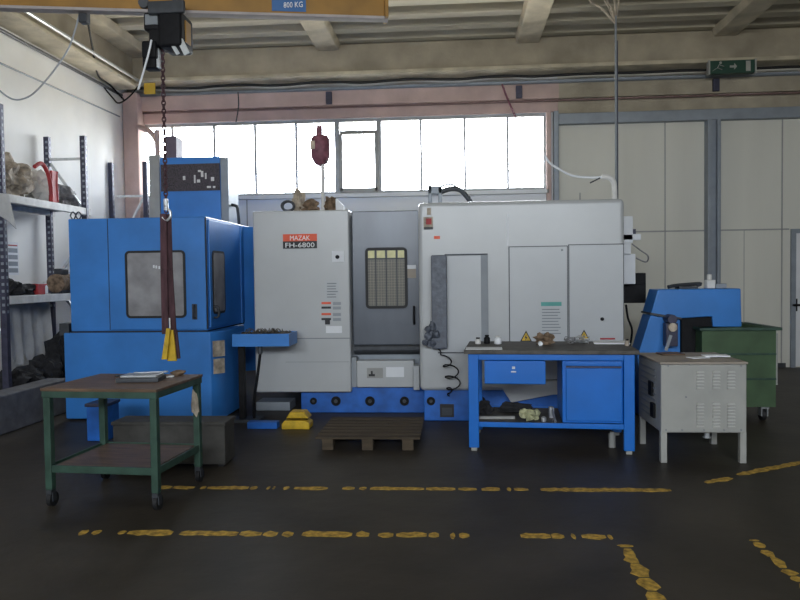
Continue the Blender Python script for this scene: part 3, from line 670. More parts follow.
MB().box(cx0+.06, cx1-.06, yf0+.015, yf0+.03, .24, .29).box(cx0+.06, cx1-.06, yb0-.03, yb0-.015, .24, .29).box(cx0+.015, cx0+.03, yf0+.06, yb0-.06, .24, .29).box(cx1-.03, cx1-.015, yf0+.06, yb0-.06, .24, .29).box(cx0+.03, cx0+.06, yf0+.06, yb0-.06, .26, .275).box(cx1-.06, cx1-.03, yf0+.06, yb0-.06, .26, .275).build('shelf_frame', 'green', t, bevel=.003)
p = P(196, 408, yb0-.07); MB().lump((cx1-.035, yb0-.075, .60), (.03, .02, .10), 2, .5, 2).build('worn_patch', 'sack', t)
t.rotation_euler.z = cart_rz
# things on the cart
p = G(140, 381, .82)
tb = thing('steel_plate_stack', 'grey flat steel plate with a bright rim lying on the green cart', 'steel plate', (p.x, p.y, .82))
MB().obox((p.x, p.y+.02, .835), (.30, .20, .03), .12).build('lower_plate', 'steel_dark', tb, bevel=.004)
MB().obox((p.x-.0, p.y+.04, .857), (.26, .16, .014), .05).build('upper_plate', 'galv', tb, bevel=.003)
def spanner(c, L, rz, m, lb, nm='spanner'):
    c = Vector(c); D = Vector((math.cos(rz), math.sin(rz), 0)); s = MB().bar(c-D*L/2, c+D*L/2, .02, .008)
    s.cyl(c+D*L/2-Vector((0, 0, .005)), c+D*L/2+Vector((0, 0, .005)), .022, 12).cyl(c-D*L/2-Vector((0, 0, .005)), c-D*L/2+Vector((0, 0, .005)), .018, 12)
    return tag(s.build(nm, m, bevel=.002), lb, 'spanner')
q = G(124, 377, .82); spanner((q.x, q.y+.05, .826), .14, .4, 'steel_dark', 'dark spanner at the left end of the clutter on the green cart')
q = G(150, 374, .82); spanner((q.x-.02, q.y+.06, .826), .22, .25, 'galv', 'long bright spanner behind the steel plate on the green cart')
q = G(166, 378, .82); spanner((q.x, q.y, .826), .10, 1.1, 'white_paint', 'short white spanner right of the steel plate on the green cart')
q = G(178, 375, .82); tag(MB().lump((q.x, q.y, .838), (.05, .04, .024), 4, .6, 2).build('rag', 'brown_pile'), 'small brown rag near the right rear corner of the green cart', 'rag')

# ================================================================== BLUE WORKBENCH
L0, R0 = G(469, 451), G(635, 455)
ang = math.atan2(R0.y-L0.y, R0.x-L0.x); WBl = (R0-L0).length; D_ = .82; HT = .895
t = thing('workbench', 'bright blue steel workbench with dark top, hanging drawer and cupboard', 'workbench', (L0.x, L0.y, 0), ang)
def lb(name, m, boxes, bevel=.004, par=None):
    mb = MB()
    for q in boxes: mb.box(*q)
    return mb.build(name, m, par or t, bevel=bevel, local=True)
lb('worktop', 'bench_top', [(-.035, WBl+.035, -.03, D_, HT-.035, HT)])
lb('top_rail', 'blue_bench', [(.09, WBl-.09, 0, .05, HT-.09, HT-.035), (.09, WBl-.09, D_-.07, D_-.02, HT-.09, HT-.035), (0.01, .08, .05, D_-.07, HT-.09, HT-.035), (WBl-.08, WBl-.01, .05, D_-.07, HT-.09, HT-.035)])
for x in (0, WBl-.09):
    for yq in (0, D_-.08):
        g_ = lb('leg', 'blue_bench', [(x, x+.09, yq, yq+.06, .03, HT-.035)], .006)
        lb('foot', 'cabinet_grey', [(x+.02, x+.07, yq+.01, yq+.05, 0, .03)], .003, g_)
lb('lower_shelf', 'blue_bench', [(.09, WBl-.09, .0, .02, .215, .26), (.02, .07, .06, D_-.08, .20, .25), (WBl-.07, WBl-.02, .06, D_-.08, .20, .25), (.07, WBl-.07, D_-.04, D_-.02, .20, .26)])
lb('shelf_board', 'bench_top', [(.07, WBl-.07, .02, D_-.04, .23, .25)])
u = lambda px: (px-474)/(635-474)*WBl+.03
dw = lb('drawer', 'blue_bench', [(u(487.5), u(546), .06, D_-.2, HT-.30, HT-.095)], .006)
lb('drawer_front', 'blue_bench', [(u(486.5), u(547), .04, .06, HT-.305, HT-.10)], .006, dw)
lb('drawer_lock', 'galv', [(u(514), u(517), .03, .04, HT-.17, HT-.15), (u(513), u(518), .03, .04, HT-.20, HT-.19)], 0, dw)
cb = lb('cupboard', 'blue_bench', [(u(563), WBl-.092, .03, D_-.1, .26, HT-.095)], .006)
lb('cupboard_door', 'blue_bench', [(u(566.5), WBl-.102, .012, .03, .28, HT-.16)], .006, cb)
lb('door_lip', 'rack_blue_dark', [(u(566.5), WBl-.105, .018, .03, HT-.155, HT-.142)], 0, cb)
lb('cupboard_drawer', 'blue_bench', [(u(566.5), WBl-.102, .015, .03, HT-.138, HT-.10)], .004, cb)
def BL(px, py, z):                               # point on the bench at level z
    return G(px, py, z)
# on the bench
q = BL(484, 348.5, HT)
tag(MB().obox((q.x, q.y, HT+.002), (.32, .20, .004), ang+.03).build('paper_sheet', 'paper'), 'white paper sheet at the left front corner of the workbench', 'paper')
def jar(px, py, r_, h_, m, lb_, nm, cat, capm=None, grp=None):
    q = G(px, py, HT); tt = thing(nm, lb_, cat, (q.x, q.y, HT), 0, grp)
    MB().lathe((q.x, q.y, HT), [(r_*.9, 0), (r_, .005), (r_, h_*.75), (r_*.6, h_*.9), (r_*.55, h_)], 14).build('body', m, tt, smooth=True)
    MB().cyl((q.x, q.y, HT+h_), (q.x, q.y, HT+h_+.012), r_*.65, 12).build('cap', capm or 'black', tt); return tt
jar(478, 344, .028, .05, 'cloth', 'small white pot at the left end of the workbench row', 'small_pot', 'pot')
jar(487, 343.5, .030, .07, 'black', 'small black pot between two pale pots on the workbench', 'small_pot', 'pot')
jar(498, 344, .035, .065, 'paper', 'wide white pot at the right of the small pots on the workbench', 'small_pot', 'pot', 'cloth')
q = G(545, 345, HT); tag(MB().clamp(HT+.001).lump((q.x, q.y+.02, HT+.045), (.075, .05, .065), 5, .8, 3, 5).build('rag', 'brown_pile'), 'dark brown crumpled rag on the middle of the workbench', 'rag')
tag(MB().cyl((q.x-.05, q.y-.08, HT+.02), (q.x-.05, q.y-.08+.05, HT+.02), .02, 14).cyl((q.x-.05, q.y-.09, HT+.02), (q.x-.05, q.y-.08, HT+.02), .012).build('steel_bush', 'galv'), 'small bright metal bush in front of the brown rag on workbench', 'machine part')
random.seed(9)
for k, (px, py, lb_) in enumerate(((570, 344, 'tangle of thin dark wire on the workbench nearest the brown rag'), (583, 344, 'tangle of thin grey wire on the workbench nearest the paper folder'))):
    q = G(px, py, HT); pts = []
    for i in range(22): pts.append((q.x+.075*math.cos(i*1.9+k)*random.uniform(.3, 1), q.y+.09*math.sin(i*1.9)*random.uniform(.3, 1), HT+.006+random.uniform(0, .07)))
    tag(MB().tube(pts, .0035, 5, 4).build('wire_tangle', 'galv' if k else 'sack_grey', smooth=True), lb_, 'wire')
q = G(611, 343, HT)
tag(MB().obox((q.x, q.y, HT+.005), (.32, .24, .014), ang-.05).build('paper_folder', 'paper', bevel=.002), 'white folder of papers at the right end of the workbench', 'paper')
jar(627, 346, .02, .05, 'sack', 'small tan pot at the far right corner of the workbench', 'small_pot', 'pot')
# on the lower shelf
zsf = .25
q = G(531, 424, zsf)
random.seed(2)
mb = MB().clamp(zsf+.001)
for i in range(9): mb.lump((q.x+random.uniform(-.06, .06), q.y+.1+random.uniform(-.03, .03), zsf+.035+random.uniform(0, .07)), (.035, .035, .032), i, .5, 2)
tag(mb.build('glove_bundle', 'cream'), 'crumpled cream work gloves on the workbench lower shelf', 'gloves')
q = G(544.5, 423, zsf); tag(MB().lathe((q.x, q.y+.06, zsf), [(.02, 0), (.024, .01), (.024, .035), (.012, .045)], 14).build('steel_bush', 'galv', smooth=False), 'small round pale bush on lower shelf right of the gloves', 'machine part')
q = G(556, 424, zsf); q2 = P(552, 408, q.y+.25)
tag(MB().tube([(q.x, q.y+.04, zsf+.012), (q2.x, q.y+.3, q2.z)], .011, 8).box(q2.x-.02, q2.x+.02, q.y+.26, q.y+.34, zsf, q2.z).build('metal_rod', 'galv'), 'slanting bright metal rod on lower shelf beside the cupboard', 'rod')
q = G(497, 421, zsf); tag(MB().obox((q.x, q.y+.1, zsf+.012), (.33, .03, .024), .02).build('flat_bar', 'duct_grey', bevel=.002), 'grey flat bar lying at the left of the lower shelf', 'bar')
q = G(486, 421, zsf); tag(MB().clamp(zsf+.001).lump((q.x, q.y+.3, zsf+.06), (.07, .06, .08), 8, .5, 3).build('rag', 'rag_dark'), 'dark rag heap behind the left leg on the lower shelf', 'rag')
q = G(520, 421, zsf); tag(MB().clamp(zsf+.001).lump((q.x, q.y+.4, zsf+.04), (.16, .08, .055), 12, .6, 3).build('rag', 'rag_dark'), 'long dark rag heap behind the cream gloves on lower shelf', 'rag')
q = G(612, 440, 0.0); q = P(612, 436, 6.5); t_ = MB().cyl((q.x, 6.5, .0), (q.x, 6.5, .12), .03, 12).cyl((q.x, 6.5, .12), (q.x, 6.5, .14), .02, 12)
tag(t_.build('floor_bottle', 'duct_grey'), 'small grey bottle on the floor beneath the bench cupboard', 'bottle')

# ================================================================== GREY LOUVRED CABINET
f0 = G(663, 463); YG = f0.y; gx0, gx1 = P(661, 400, YG).x, P(747, 400, YG).x; gz0, gz1 = P(705, 433, YG).z, P(705, 362, YG).z; GD = .72
t = thing('louvred_cabinet', 'pale grey metal transformer cabinet with louvres on four short legs', 'cabinet', ((gx0+gx1)/2, YG+GD/2, 0))
bd = MB().box(gx0, gx1, YG, YG+GD, gz0, gz1-.02).build('housing', 'cabinet_grey', t, bevel=.012)
MB().box(gx0-.008, gx1+.008, YG-.008, YG+GD+.008, gz1-.02, gz1).build('lid', 'cabinet_top', t, bevel=.008)
for x in (gx0+.0, gx1-.05):
    for yq in (YG+.005, YG+GD-.06): MB().box(x, x+.05, yq, yq+.05, 0, gz0+.01).build('leg', 'cabinet_grey', t, bevel=.003)
Hh = gz1-gz0
for cxp in (700, 716, 731):
    for g0, n_ in ((371, 6), (403, 8)):
        for i in range(n_):
            a, b, c, d_ = rect(cxp-4, g0+i*3.2, cxp+4, g0+i*3.2+1.5, YG)
            s = MB().prism([(a, c), (b, c), (b-.006, d_), (a+.006, d_)], YG-.016, YG)
            s.build('louvre', 'duct_grey' if False else 'recess_light', bd)
s = MB()
for px, py in ((682, 430), (704, 430), (724, 430), (666, 430), (741, 430), (686, 397), (689, 364), (668, 366), (741, 366)):
    p = P(px, py, YG); MB().cyl((p.x, YG-.006, p.z), (p.x, YG, p.z), .007, 8).build('screw', 'text_grey', bd)
p = P(707, 438, YG+.1); MB().cyl((p.x, YG+.1, gz0), (p.x, YG+.1, gz0-.05), .022, 12).cyl((p.x, YG+.1, gz0-.05), (p.x, YG+.1, gz0-.06), .034, 12).build('cable_gland', 'galv', t)
for px, py in ((652, 388), (654, 410)):
    p = SX(px, py, gx0); MB().box(gx0-.02, gx0, p.y-.05, p.y+.05, p.z-.06, p.z+.06).build('side_latch', 'black', bd)
s = MB()
for i in range(9):
    z = gz0+.08+i*.05; s.box(gx0-.006, gx0, YG+.16, YG+.62, z, z+.012)
s.build('side_louvre', 'steel_grey', bd)
q = G(698, 357, gz1+.01); tag(MB().obox((q.x, q.y, gz1+.006), (.16, .10, .006), .3).build('paper_sheet', 'paper'), 'crumpled white paper at the centre of the grey cabinet top', 'paper')
q = G(714, 356.5, gz1+.01); tag(MB().obox((q.x+.02, q.y+.02, gz1+.016), (.20, .13, .012), -.06).build('paper_sheet', 'paper'), 'white booklet at the front right of the grey cabinet top', 'paper')
q = G(672, 354, gz1+.01); tag(MB().obox((q.x, q.y+.05, gz1+.008), (.20, .16, .012), .1).build('cardboard_sheet', 'wood_top'), 'brown cardboard piece at the left rear of the grey cabinet top', 'cardboard')

# ================================================================== CHIP CONVEYOR + GREEN BIN
YV = 7.78
def poly(pts, Y): return [(P(x, y, Y).x, P(x, y, Y).z) for x, y in pts]
t = thing('chip_conveyor', 'blue chip conveyor with raised discharge head pouring into green bin', 'conveyor', (P(690, 320, YV).x, YV+.3, 0))
MB().prism(poly(((658, 289.5), (741, 288.5), (742, 327), (713, 327), (712, 316.5), (680, 318.5), (651, 313.5)), YV), YV, YV+.36).build('discharge_head', 'blue', t, bevel=.012)
low = poly(((651, 315), (681, 320), (681, 358), (638, 358)), YV)
xb0 = low[3][0]; MB().prism([low[0], low[1], (low[2][0], 0), (xb0+.05, 0), (xb0, low[3][1]+.02)], YV+.02, YV+.35).build('lower_chute', 'blue', t, bevel=.01)
MB().prism(poly(((650, 312.5), (681, 317.5), (681, 319.5), (650, 314.5)), YV), YV-.02, YV+.37).build('chute_flange', 'steel_dark', t)
MB().prism(poly(((681.5, 318.5), (712, 317), (713, 326.5), (697, 326.5), (697, 356), (681.5, 356)), YV+.02), YV+.02, YV+.35).build('throat_with_gap_shade', 'black', t)  # spout on top; lower leg is a black plate standing in for gap shade
p = P(671, 325, YV-.1); mt = MB().cyl((p.x, YV-.16, p.z+.06), (p.x, YV+.03, p.z+.06), .05, 18).box(p.x-.06, p.x+.06, YV-.14, YV-.02, p.z-.22, p.z+.02).build('drive_motor', 'rack_blue_dark', t, bevel=.006)
MB().cyl((p.x, YV-.17, p.z-.02), (p.x, YV-.12, p.z-.02), .045, 16).build('motor_cap', 'sack', mt)
MB().bar((p.x-.02, YV-.16, p.z-.10), (p.x-.07, YV-.16, p.z-.26), .02, .03).build('motor_link', 'recess_grey', mt)
ztc = P(690, 289, YV).z
q0 = P(668, 285, YV+.2)
tag(MB().tube([(q0.x, YV+.2, ztc+.02), (q0.x+.1, YV+.22, ztc+.035), (q0.x+.35, YV+.25, ztc+.05), (P(705, 285, YV).x, YV+.25, ztc+.03)], .02, 8, 5).box(q0.x+.1, q0.x+.3, YV+.15, YV+.3, ztc, ztc+.025).build('scraper_tool', 'steel_dark', smooth=False), 'dark scraper lying on top of the blue conveyor head', 'tool')
q0 = P(711, 283, YV+.2)
tag(MB().box(q0.x-.04, q0.x+.05, YV+.2, YV+.3, ztc, ztc+.09).cyl((q0.x, YV+.25, ztc+.09), (q0.x, YV+.25, ztc+.15), .025, 10).build('oil_can', 'cloth', bevel=.008), 'small pale can standing on the conveyor head before the column', 'can')
a = P(717, 287, YV+.2); tag(MB().box(a.x-.02, a.x+.09, YV+.17, YV+.32, ztc, ztc+.05).build('small_box', 'steel_grey', bevel=.004), 'small grey box next to the pale can on the conveyor', 'box')
# bin
YBN = 7.6; bx0, bx1 = P(702, 365, YBN).x, P(776, 365, YBN).x; bz1 = P(740, 329, YBN).z; bz0 = P(740, 407, YBN).z; BD = .85
t = thing('waste_bin', 'green steel wheeled chip bin under the blue conveyor discharge', 'bin', ((bx0+bx1)/2, YBN+BD/2, 0))
h3 = (bz1-bz0)
s = MB(); th = .012
s.box(bx0, bx1, YBN, YBN+th, bz0, bz1).box(bx0, bx1, YBN+BD-th, YBN+BD, bz0, bz1).box(bx0, bx0+th, YBN+th, YBN+BD-th, bz0, bz1).box(bx1-th, bx1, YBN+th, YBN+BD-th, bz0, bz1).box(bx0+th, bx1-th, YBN+th, YBN+BD-th, bz0, bz0+th)
s.build('bin_body', 'bin_green', t)
s = MB()
for f_ in (.36, .68): s.box(bx0-.0, bx1, YBN-.012, YBN, bz0+h3*f_-.01, bz0+h3*f_+.01)
s.build('stiffening_rib', 'green', t, bevel=.003)
MB().box(bx0-.03, bx1+.05, YBN-.03, YBN, bz1-.015, bz1+.015).box(bx1, bx1+.05, YBN, YBN+BD, bz1-.015, bz1+.015).box(bx0-.03, bx0, YBN, YBN+BD, bz1-.015, bz1+.015).box(bx0, bx1, YBN+BD, YBN+BD+.03, bz1-.015, bz1+.015).build('rim', 'green', t, bevel=.004)
MB().cyl((bx1+.02, YBN+.05, bz1-.55), (bx1+.02, YBN+.05, bz1-.05), .018, 10).box(bx1, bx1+.03, YBN+.03, YBN+.07, bz1-.58, bz1-.54).build('pull_handle', 'cabinet_grey', t)
for x in (bx0+.08, bx1-.08):
    for yq in (YBN+.1, YBN+BD-.1):
        cs = MB().box(x-.04, x+.04, yq-.04, yq+.04, .13, bz0+.001).box(x-.035, x-.025, yq-.03, yq+.05, .05, .13).box(x+.025, x+.035, yq-.03, yq+.05, .05, .13).build('castor', 'galv', t)
        MB().cyl((x-.022, yq+.03, .06), (x+.022, yq+.03, .06), .06, 18).build('castor_wheel', 'rubber', cs)
sx = MB().box(bx0+.012, bx1-.012, YBN+.012, YBN+BD-.012, bz0+.012, bz1-.35); 
tag(sx.build('metal_swarf', 'swarf'), 'dark metal chips filling the lower part of the green bin', 'swarf', kind='stuff')

# ================================================================== LEFT RACK
XF, XK = -4.9, -5.40
Y1, Y2, Y3 = SX(1.5, 200, XF).y, SX(84, 170, XF).y, SX(145.5, 180, XF).y
ZS1, ZS2 = (SX(7, 195, XF).z+SX(88, 208, XF).z)/2, (SX(4, 298, XF).z+SX(72, 292, XF).z)/2
t = thing('storage_rack', 'tall dark-posted storage rack with pale shelves along the white left wall', 'rack', ((XF+XK)/2, 9.5, 0))
def frame(Y, zt_):
    for x in (XF, XK):
        s = MB().box(x-.035, x+.035, Y-.03, Y+.03, 0, zt_).use(1); z = 1.2
        while z < zt_-.04:
            s.box(x-.008, x+.022, Y-.033, Y-.029, z, z+.03); s.box(x+.034, x+.038, Y-.01, Y+.012, z, z+.03); z += .075
        s.build('upright', ['rack_blue_dark', 'steel_grey'], t)
    for z0, z1, up in ((zt_-.30, zt_-.30, 0), (zt_-.35, zt_-.95, 1), (zt_-1.95, zt_-1.35, 1), (zt_-1.95, zt_-2.5, 1)):
        MB().bar((XK+.035, Y, z0), (XF-.035, Y, z1), .02, .035).build('brace', 'galv', t)
frame(Y1, P(1.5, 104, Y1).z); frame(Y2, P(84, 136, Y2).z)
def shelf(z, y0, y1):
    MB().box(XF-.03, XF+.03, y0, y1, z-.09, z).box(XK-.02, XK+.03, y0, y1, z-.09, z).build('shelf_beam', 'rack_beam', t, bevel=.004)
    MB().box(XK+.03, XF-.03, y0, y1, z-.03, z-.005).build('shelf_deck', 'steel_grey', t)
for q in (ZS1, ZS2, .28): shelf(q, Y1+.035, Y2+.10)
t = thing('storage_rack', 'second rack frame with bare dark posts rising behind the blue enclosure', 'rack', ((XF+XK)/2, 11.25, 0))
for x in (XF, P(111, 180, Y3).x):
    s = MB().box(x-.035, x+.035, Y3-.03, Y3+.03, 0, 3.42).use(1)
    for i in range(16): s.box(x+.034, x+.038, Y3-.01, Y3+.012, 2.1+i*.08, 2.13+i*.08)
    s.build('upright', ['rack_blue_dark', 'steel_grey'], t)
MB().bar((XK+.035, Y3, 2.88), (XF-.035, Y3, 2.88), .02, .035).build('brace', 'galv', t)
MB().bar((XK+.04, Y3, 2.1), (XF-.04, Y3, 2.85), .02, .035).build('brace', 'galv', t)
# on the top shelf
zq = ZS1
def atY(px, py, x=-5.1): return SX(px, py, x)
q = atY(18, 190); tag(MB().clamp(zq+.002).lump((-5.15, q.y-.12, zq+.21), (.20, .34, .26), 1, .5, 4, 4).build('sack', 'sack'), 'big crumpled tan sack on the top rack shelf at far left', 'sack')
q = atY(33, 190); tag(MB().clamp(zq+.002).lump((-5.15, q.y+.20, zq+.19), (.16, .16, .22), 6, .5, 3, 4).build('sack', 'cloth'), 'smaller pale sack right beside the tan sack on top shelf', 'sack')
yA = SX(44, 190, -4.98).y
s = MB().tube([(-4.97, yA-.20, zq+.40), (-4.97, yA-.05, zq+.46), (-4.96, yA+.06, zq+.36), (-4.95, yA+.10, zq+.18), (-4.95, yA+.10, zq+.015)], .025, 8, 5)
s.tube([(-4.95, yA+.22, zq+.40), (-4.95, yA+.20, zq+.2), (-4.95, yA+.22, zq+.02)], .03, 8, 4)
s.box(-4.98, -4.93, yA+.10, yA+.20, zq, zq+.40)
tag(s.build('red_strap', 'red', smooth=False), 'red strap draped over the sacks on the top shelf', 'strap')
yA = SX(62, 190, -5.1).y
tag(MB().clamp(zq+.002).lump((-5.12, yA+.08, zq+.12), (.13, .24, .15), 9, .6, 3, 4).build('sack', 'sack_grey'), 'low grey sack right of the red strap on the top shelf', 'sack')
yA = SX(52, 180, -4.98).y; tag(MB().clamp(zq+.002).lump((-4.98, yA+.06, zq+.17), (.045, .06, .13), 4, .5, 2).cyl((-4.98, yA+.06, zq), (-4.98, yA+.06, zq+.1), .03).build('cloth_bundle', 'maroon'), 'small dark maroon bundle tucked beside the red strap', 'cloth')
# white cloth hanging from the shelf
c0 = SX(-4, 190, -4.85); pts = [SX(-8, 192, -4.82), SX(8, 194, -4.82), SX(11.5, 210, -4.82), SX(16, 229, -4.82), SX(5, 219, -4.82), SX(-8, 212, -4.82)]
s = MB(); A = [s.bm.verts.new(v) for v in pts]; B = [s.bm.verts.new(v+Vector((.008, 0, 0))) for v in pts]; s.bm.faces.new(A); s.bm.faces.new(B[::-1])
for i in range(len(pts)): s.bm.faces.new((A[i], A[(i+1) % 6], B[(i+1) % 6], B[i]))
tag(s.build('hanging_cloth', 'cloth'), 'white pointed cloth hanging off the near end of the top shelf', 'cloth')
# notice on the left wall
ya, yb_ = SX(7, 258, XL).y, SX(18, 258, XL).y; za, zb_ = SX(12, 275, XL).z, SX(12, 242, XL).z
t = thing('wall_notice', 'white paper notice with grey-blue bands pinned to the left wall', 'notice', (XL, (ya+yb_)/2, za))
MB().box(XL, XL+.006, ya, yb_, za, zb_).build('sheet', 'paper', t)
s = MB()
for i in range(4): z = za+.03+i*(zb_-za-.08)/4; s.box(XL+.006, XL+.009, ya+.02, yb_-.02, z, z+.055)
s.build('blue_band', 'steel_grey', t); MB().box(XL+.006, XL+.009, ya+.02, yb_-.02, zb_-.05, zb_-.035).build('red_line', 'red', t)
# on the middle shelf
zq = ZS2
def lump_on(px, w_, h_, m, nm, lb_, cat, seed, x=-5.1, dx=.14):
    q = SX(px, 290, x); tag(MB().clamp(zq_+.002).lump((x, q.y, zq_+h_*.75), (dx, w_, h_), seed, .5, 3, 4).build(nm, m), lb_, cat)
zq_ = ZS2
lump_on(13, .16, .10, 'rag_dark', 'rag', 'dark green-black rag at the near end of the middle shelf', 'rag', 3)
lump_on(23, .17, .08, 'rag_dark', 'rag', 'flat dark rag left of the red carton on middle shelf', 'rag', 8)
yA = SX(38, 290, -5.0).y; tag(MB().box(-5.1, -4.95, yA-.08, yA+.12, zq, zq+.13).build('red_carton', 'red', bevel=.006), 'small dark red carton on the middle rack shelf', 'carton')
yA = SX(46.5, 290, -4.95).y; t = thing('white_bottle', 'small white bottle on the middle shelf beside the red carton', 'bottle', (-4.97, yA, zq))
MB().lathe((-4.97, yA, zq), [(.035, 0), (.035, .09), (.015, .12), (.015, .14)], 12).build('body', 'paper', t, smooth=True); MB().cyl((-4.97, yA, zq+.14), (-4.97, yA, zq+.155), .018, 10).build('cap', 'cloth', t)
yA = SX(60, 285, -5.05).y
t = thing('electric_motor', 'rusty brown electric motor on the far end of middle shelf', 'motor', (-5.08, yA+.1, zq))
MB().cyl((-5.1, yA-.02, zq+.13), (-5.1, yA+.3, zq+.13), .12, 18).build('motor_body', 'brown_pile', t); MB().box(-5.18, -5.02, yA, yA+.25, zq, zq+.04).build('motor_foot', 'steel_dark', t)
MB().box(-5.16, -5.04, yA+.05, yA+.2, zq+.24, zq+.32).build('terminal_box', 'steel_dark', t, bevel=.01)
# below: white sheet and dark heap on the bottom shelf
pts2 = []; q0, q1 = SX(4, 340, -5.36).y, SX(50, 340, -5.36).y
random.seed(21); s = MB(); n_ = 14; top = []; bot = []
for i in range(n_+1):
    yv = q0+(q1-q0)*i/n_; top.append(Vector((-5.36, yv, 1.30))); bot.append(Vector((-5.34+.03*math.sin(i*1.9), yv, .44+.16*abs(math.sin(i*.9))+.06*random.random())))
A = [s.bm.verts.new(v) for v in top]; Bv = [s.bm.verts.new(v) for v in bot]; A2 = [s.bm.verts.new(v+Vector((.01, 0, 0))) for v in top]; B2 = [s.bm.verts.new(v+Vector((.01, 0, 0))) for v in bot]
for i in range(n_): s.bm.faces.new((A[i], A[i+1], Bv[i+1], Bv[i])); s.bm.faces.new((A2[i], A2[i+1], B2[i+1], B2[i]))
tag(s.build('plastic_sheet', 'cloth', smooth=True), 'pale ragged-edged sheet hanging behind the rack under the middle shelf', 'sheet')
zq_ = .28
for i, (px, w_, h_, m, nm, lb_) in enumerate(((4, .16, .14, 'rag_dark', 'rag_heap', 'dark heap at the near end of the bottom rack shelf'),
        (24, .2, .13, 'rag_dark', 'rag_heap', 'dark heap under the ragged edge of the pale sheet'),
        (43, .2, .19, 'rag_dark', 'rag_heap', 'dark heap next to the rack post on the bottom shelf'),
        (61, .17, .34, 'rag_dark', 'rag_heap', 'tallest dark heap between the rack post and blue enclosure'))):
    lump_on(px, w_, h_, m, nm, lb_, 'heap', i*2.2, -5.1, .2)
yA = SX(20, 405, -4.6).y
tag(MB().box(-4.82, -4.55, yA-.5, yA+.9, 0, .40).build('grey_crate', 'crate_grey', bevel=.02), 'long dull grey crate on the floor in front of the rack', 'crate')
tag(MB().box(-4.80, -4.5, yA+1.1, yA+1.6, 0, .36).build('dark_crate', 'rag_dark', bevel=.02), 'dark crate on the floor between the rack and blue enclosure', 'crate')

# ================================================================== CRANE, HOIST, SLINGS
zcb = 3.86
def crY(px): return 6.15+(px/388.0)*.32
eL = P(-60, 5, 6.1); xe = P(388, 10, 6.47).x
A_ = G(0, 9.5, zcb); B_ = G(388, 20.5, zcb); D = (B_-A_).normalized(); A_ = A_-D*((A_.x-XL-.42)/D.x); Nn = Vector((D.y, -D.x, 0))   # towards camera
t = thing('jib_crane', 'yellow overhead crane beam across the top left with blue load plate', 'crane', ((A_.x+B_.x)/2, 6.24, zcb))
rzc = math.atan2(D.y, D.x); Lc = (B_-A_).length; mid = (A_+B_)/2
s = MB().obox(mid+Vector((0, 0, .19)), (Lc, .05, .33), rzc); s.obox(mid+Vector((0, 0, .37)), (Lc, .20, .03), rzc); s.build('beam_web', 'crane_yellow', t, bevel=.004)
MB().obox(mid+Vector((0, 0, .01)), (Lc, .10, .026), rzc).build('lower_flange', 'crane_pale', t, bevel=.004)
MB().obox(B_-D*.02+Vector((0, 0, .17)), (.03, .20, .34), rzc).build('end_plate', 'crane_yellow', t)
MB().box(XL+.42, XL+.50, A_.y-.2, A_.y+.25, zcb+.03, zcb+.5).build('wall_bracket', 'crane_yellow', t)
# load plate
Yq = B_.y-.15; pl0, pl1 = P(273, 4, Yq), P(306, 4, Yq); mp_ = (pl0+pl1)/2; k_ = (mp_.x-A_.x)/D.x; base = A_+D*k_
pc = base+Vector((0, 0, .155))+Nn*.028
o = MB().obox(pc, ((pl1-pl0).length, .006, .22), rzc).build('load_plate', 'label_blue', t)
tt = text('load_lettering', '800 KG', 'white_paint', t, P(284, 5, pc.y).x, P(303, 5, pc.y).x, P(290, 8.2, pc.y).z, P(290, 2.6, pc.y).z, pc.y-.012); 
# hoist
kx = P(163, 30, 6.2).x; kk = (kx-A_.x)/D.x; hb = A_+D*kk; hY = hb.y
t = thing('chain_hoist', 'black electric chain hoist hanging from the yellow crane beam', 'hoist', (kx, hY, zcb-.4))
def hbx(x0, y0, x1, y1, dy0, dy1, m, nm, bv=.012, par=None):
    a, b, c, d_ = rect(x0, y0, x1, y1, hY+dy0); return MB().box(a, b, hY+dy0, hY+dy1, c, min(d_, 9)).build(nm, m, par or t, bevel=bv)
hbx(147, 0, 184, 13, -.17, -.13, 'steel_dark', 'trolley_plate'); hbx(147, 0, 184, 13, .13, .17, 'steel_dark', 'trolley_plate')
mb_ = hbx(157, 10, 181, 46, -.15, .15, 'black', 'hoist_body', .03); hbx(143, 12, 159, 30, -.10, .10, 'black', 'motor_housing', .02)
hbx(145, 14, 157.5, 24.5, -.115, -.10, 'text_grey', 'rating_plate', 0); hbx(148, 27, 165, 46, -.10, .12, 'black', 'gearbox', .025)
hbx(141, 40, 156, 58, -.12, .05, 'black', 'chain_bucket', .02); hbx(155, 48, 158.5, 67, -.08, -.02, 'galv', 'bucket_edge', .003); hbx(142, 56, 155.5, 68, -.10, .03, 'black', 'chain_bucket', .015)
s = MB().bar(P(170, 40, hY-.12), P(178, 54, hY-.12), .02, .03).bar(P(180, 40, hY-.12), P(187, 54, hY-.12), .02, .05); s.build('limit_lever', 'galv', t)
hbx(181, 20, 186, 42, -.06, .06, 'crane_yellow', 'side_stripe', .004)
for dx_ in (-.14, .14):
    for sgn in (-1, 1):
        c_ = hb+D*dx_+Nn*sgn*.05+Vector((0, 0, .072)); MB().cyl(c_-Nn*.02, c_+Nn*.02, .045, 14).build('trolley_wheel', 'steel_dark', t)
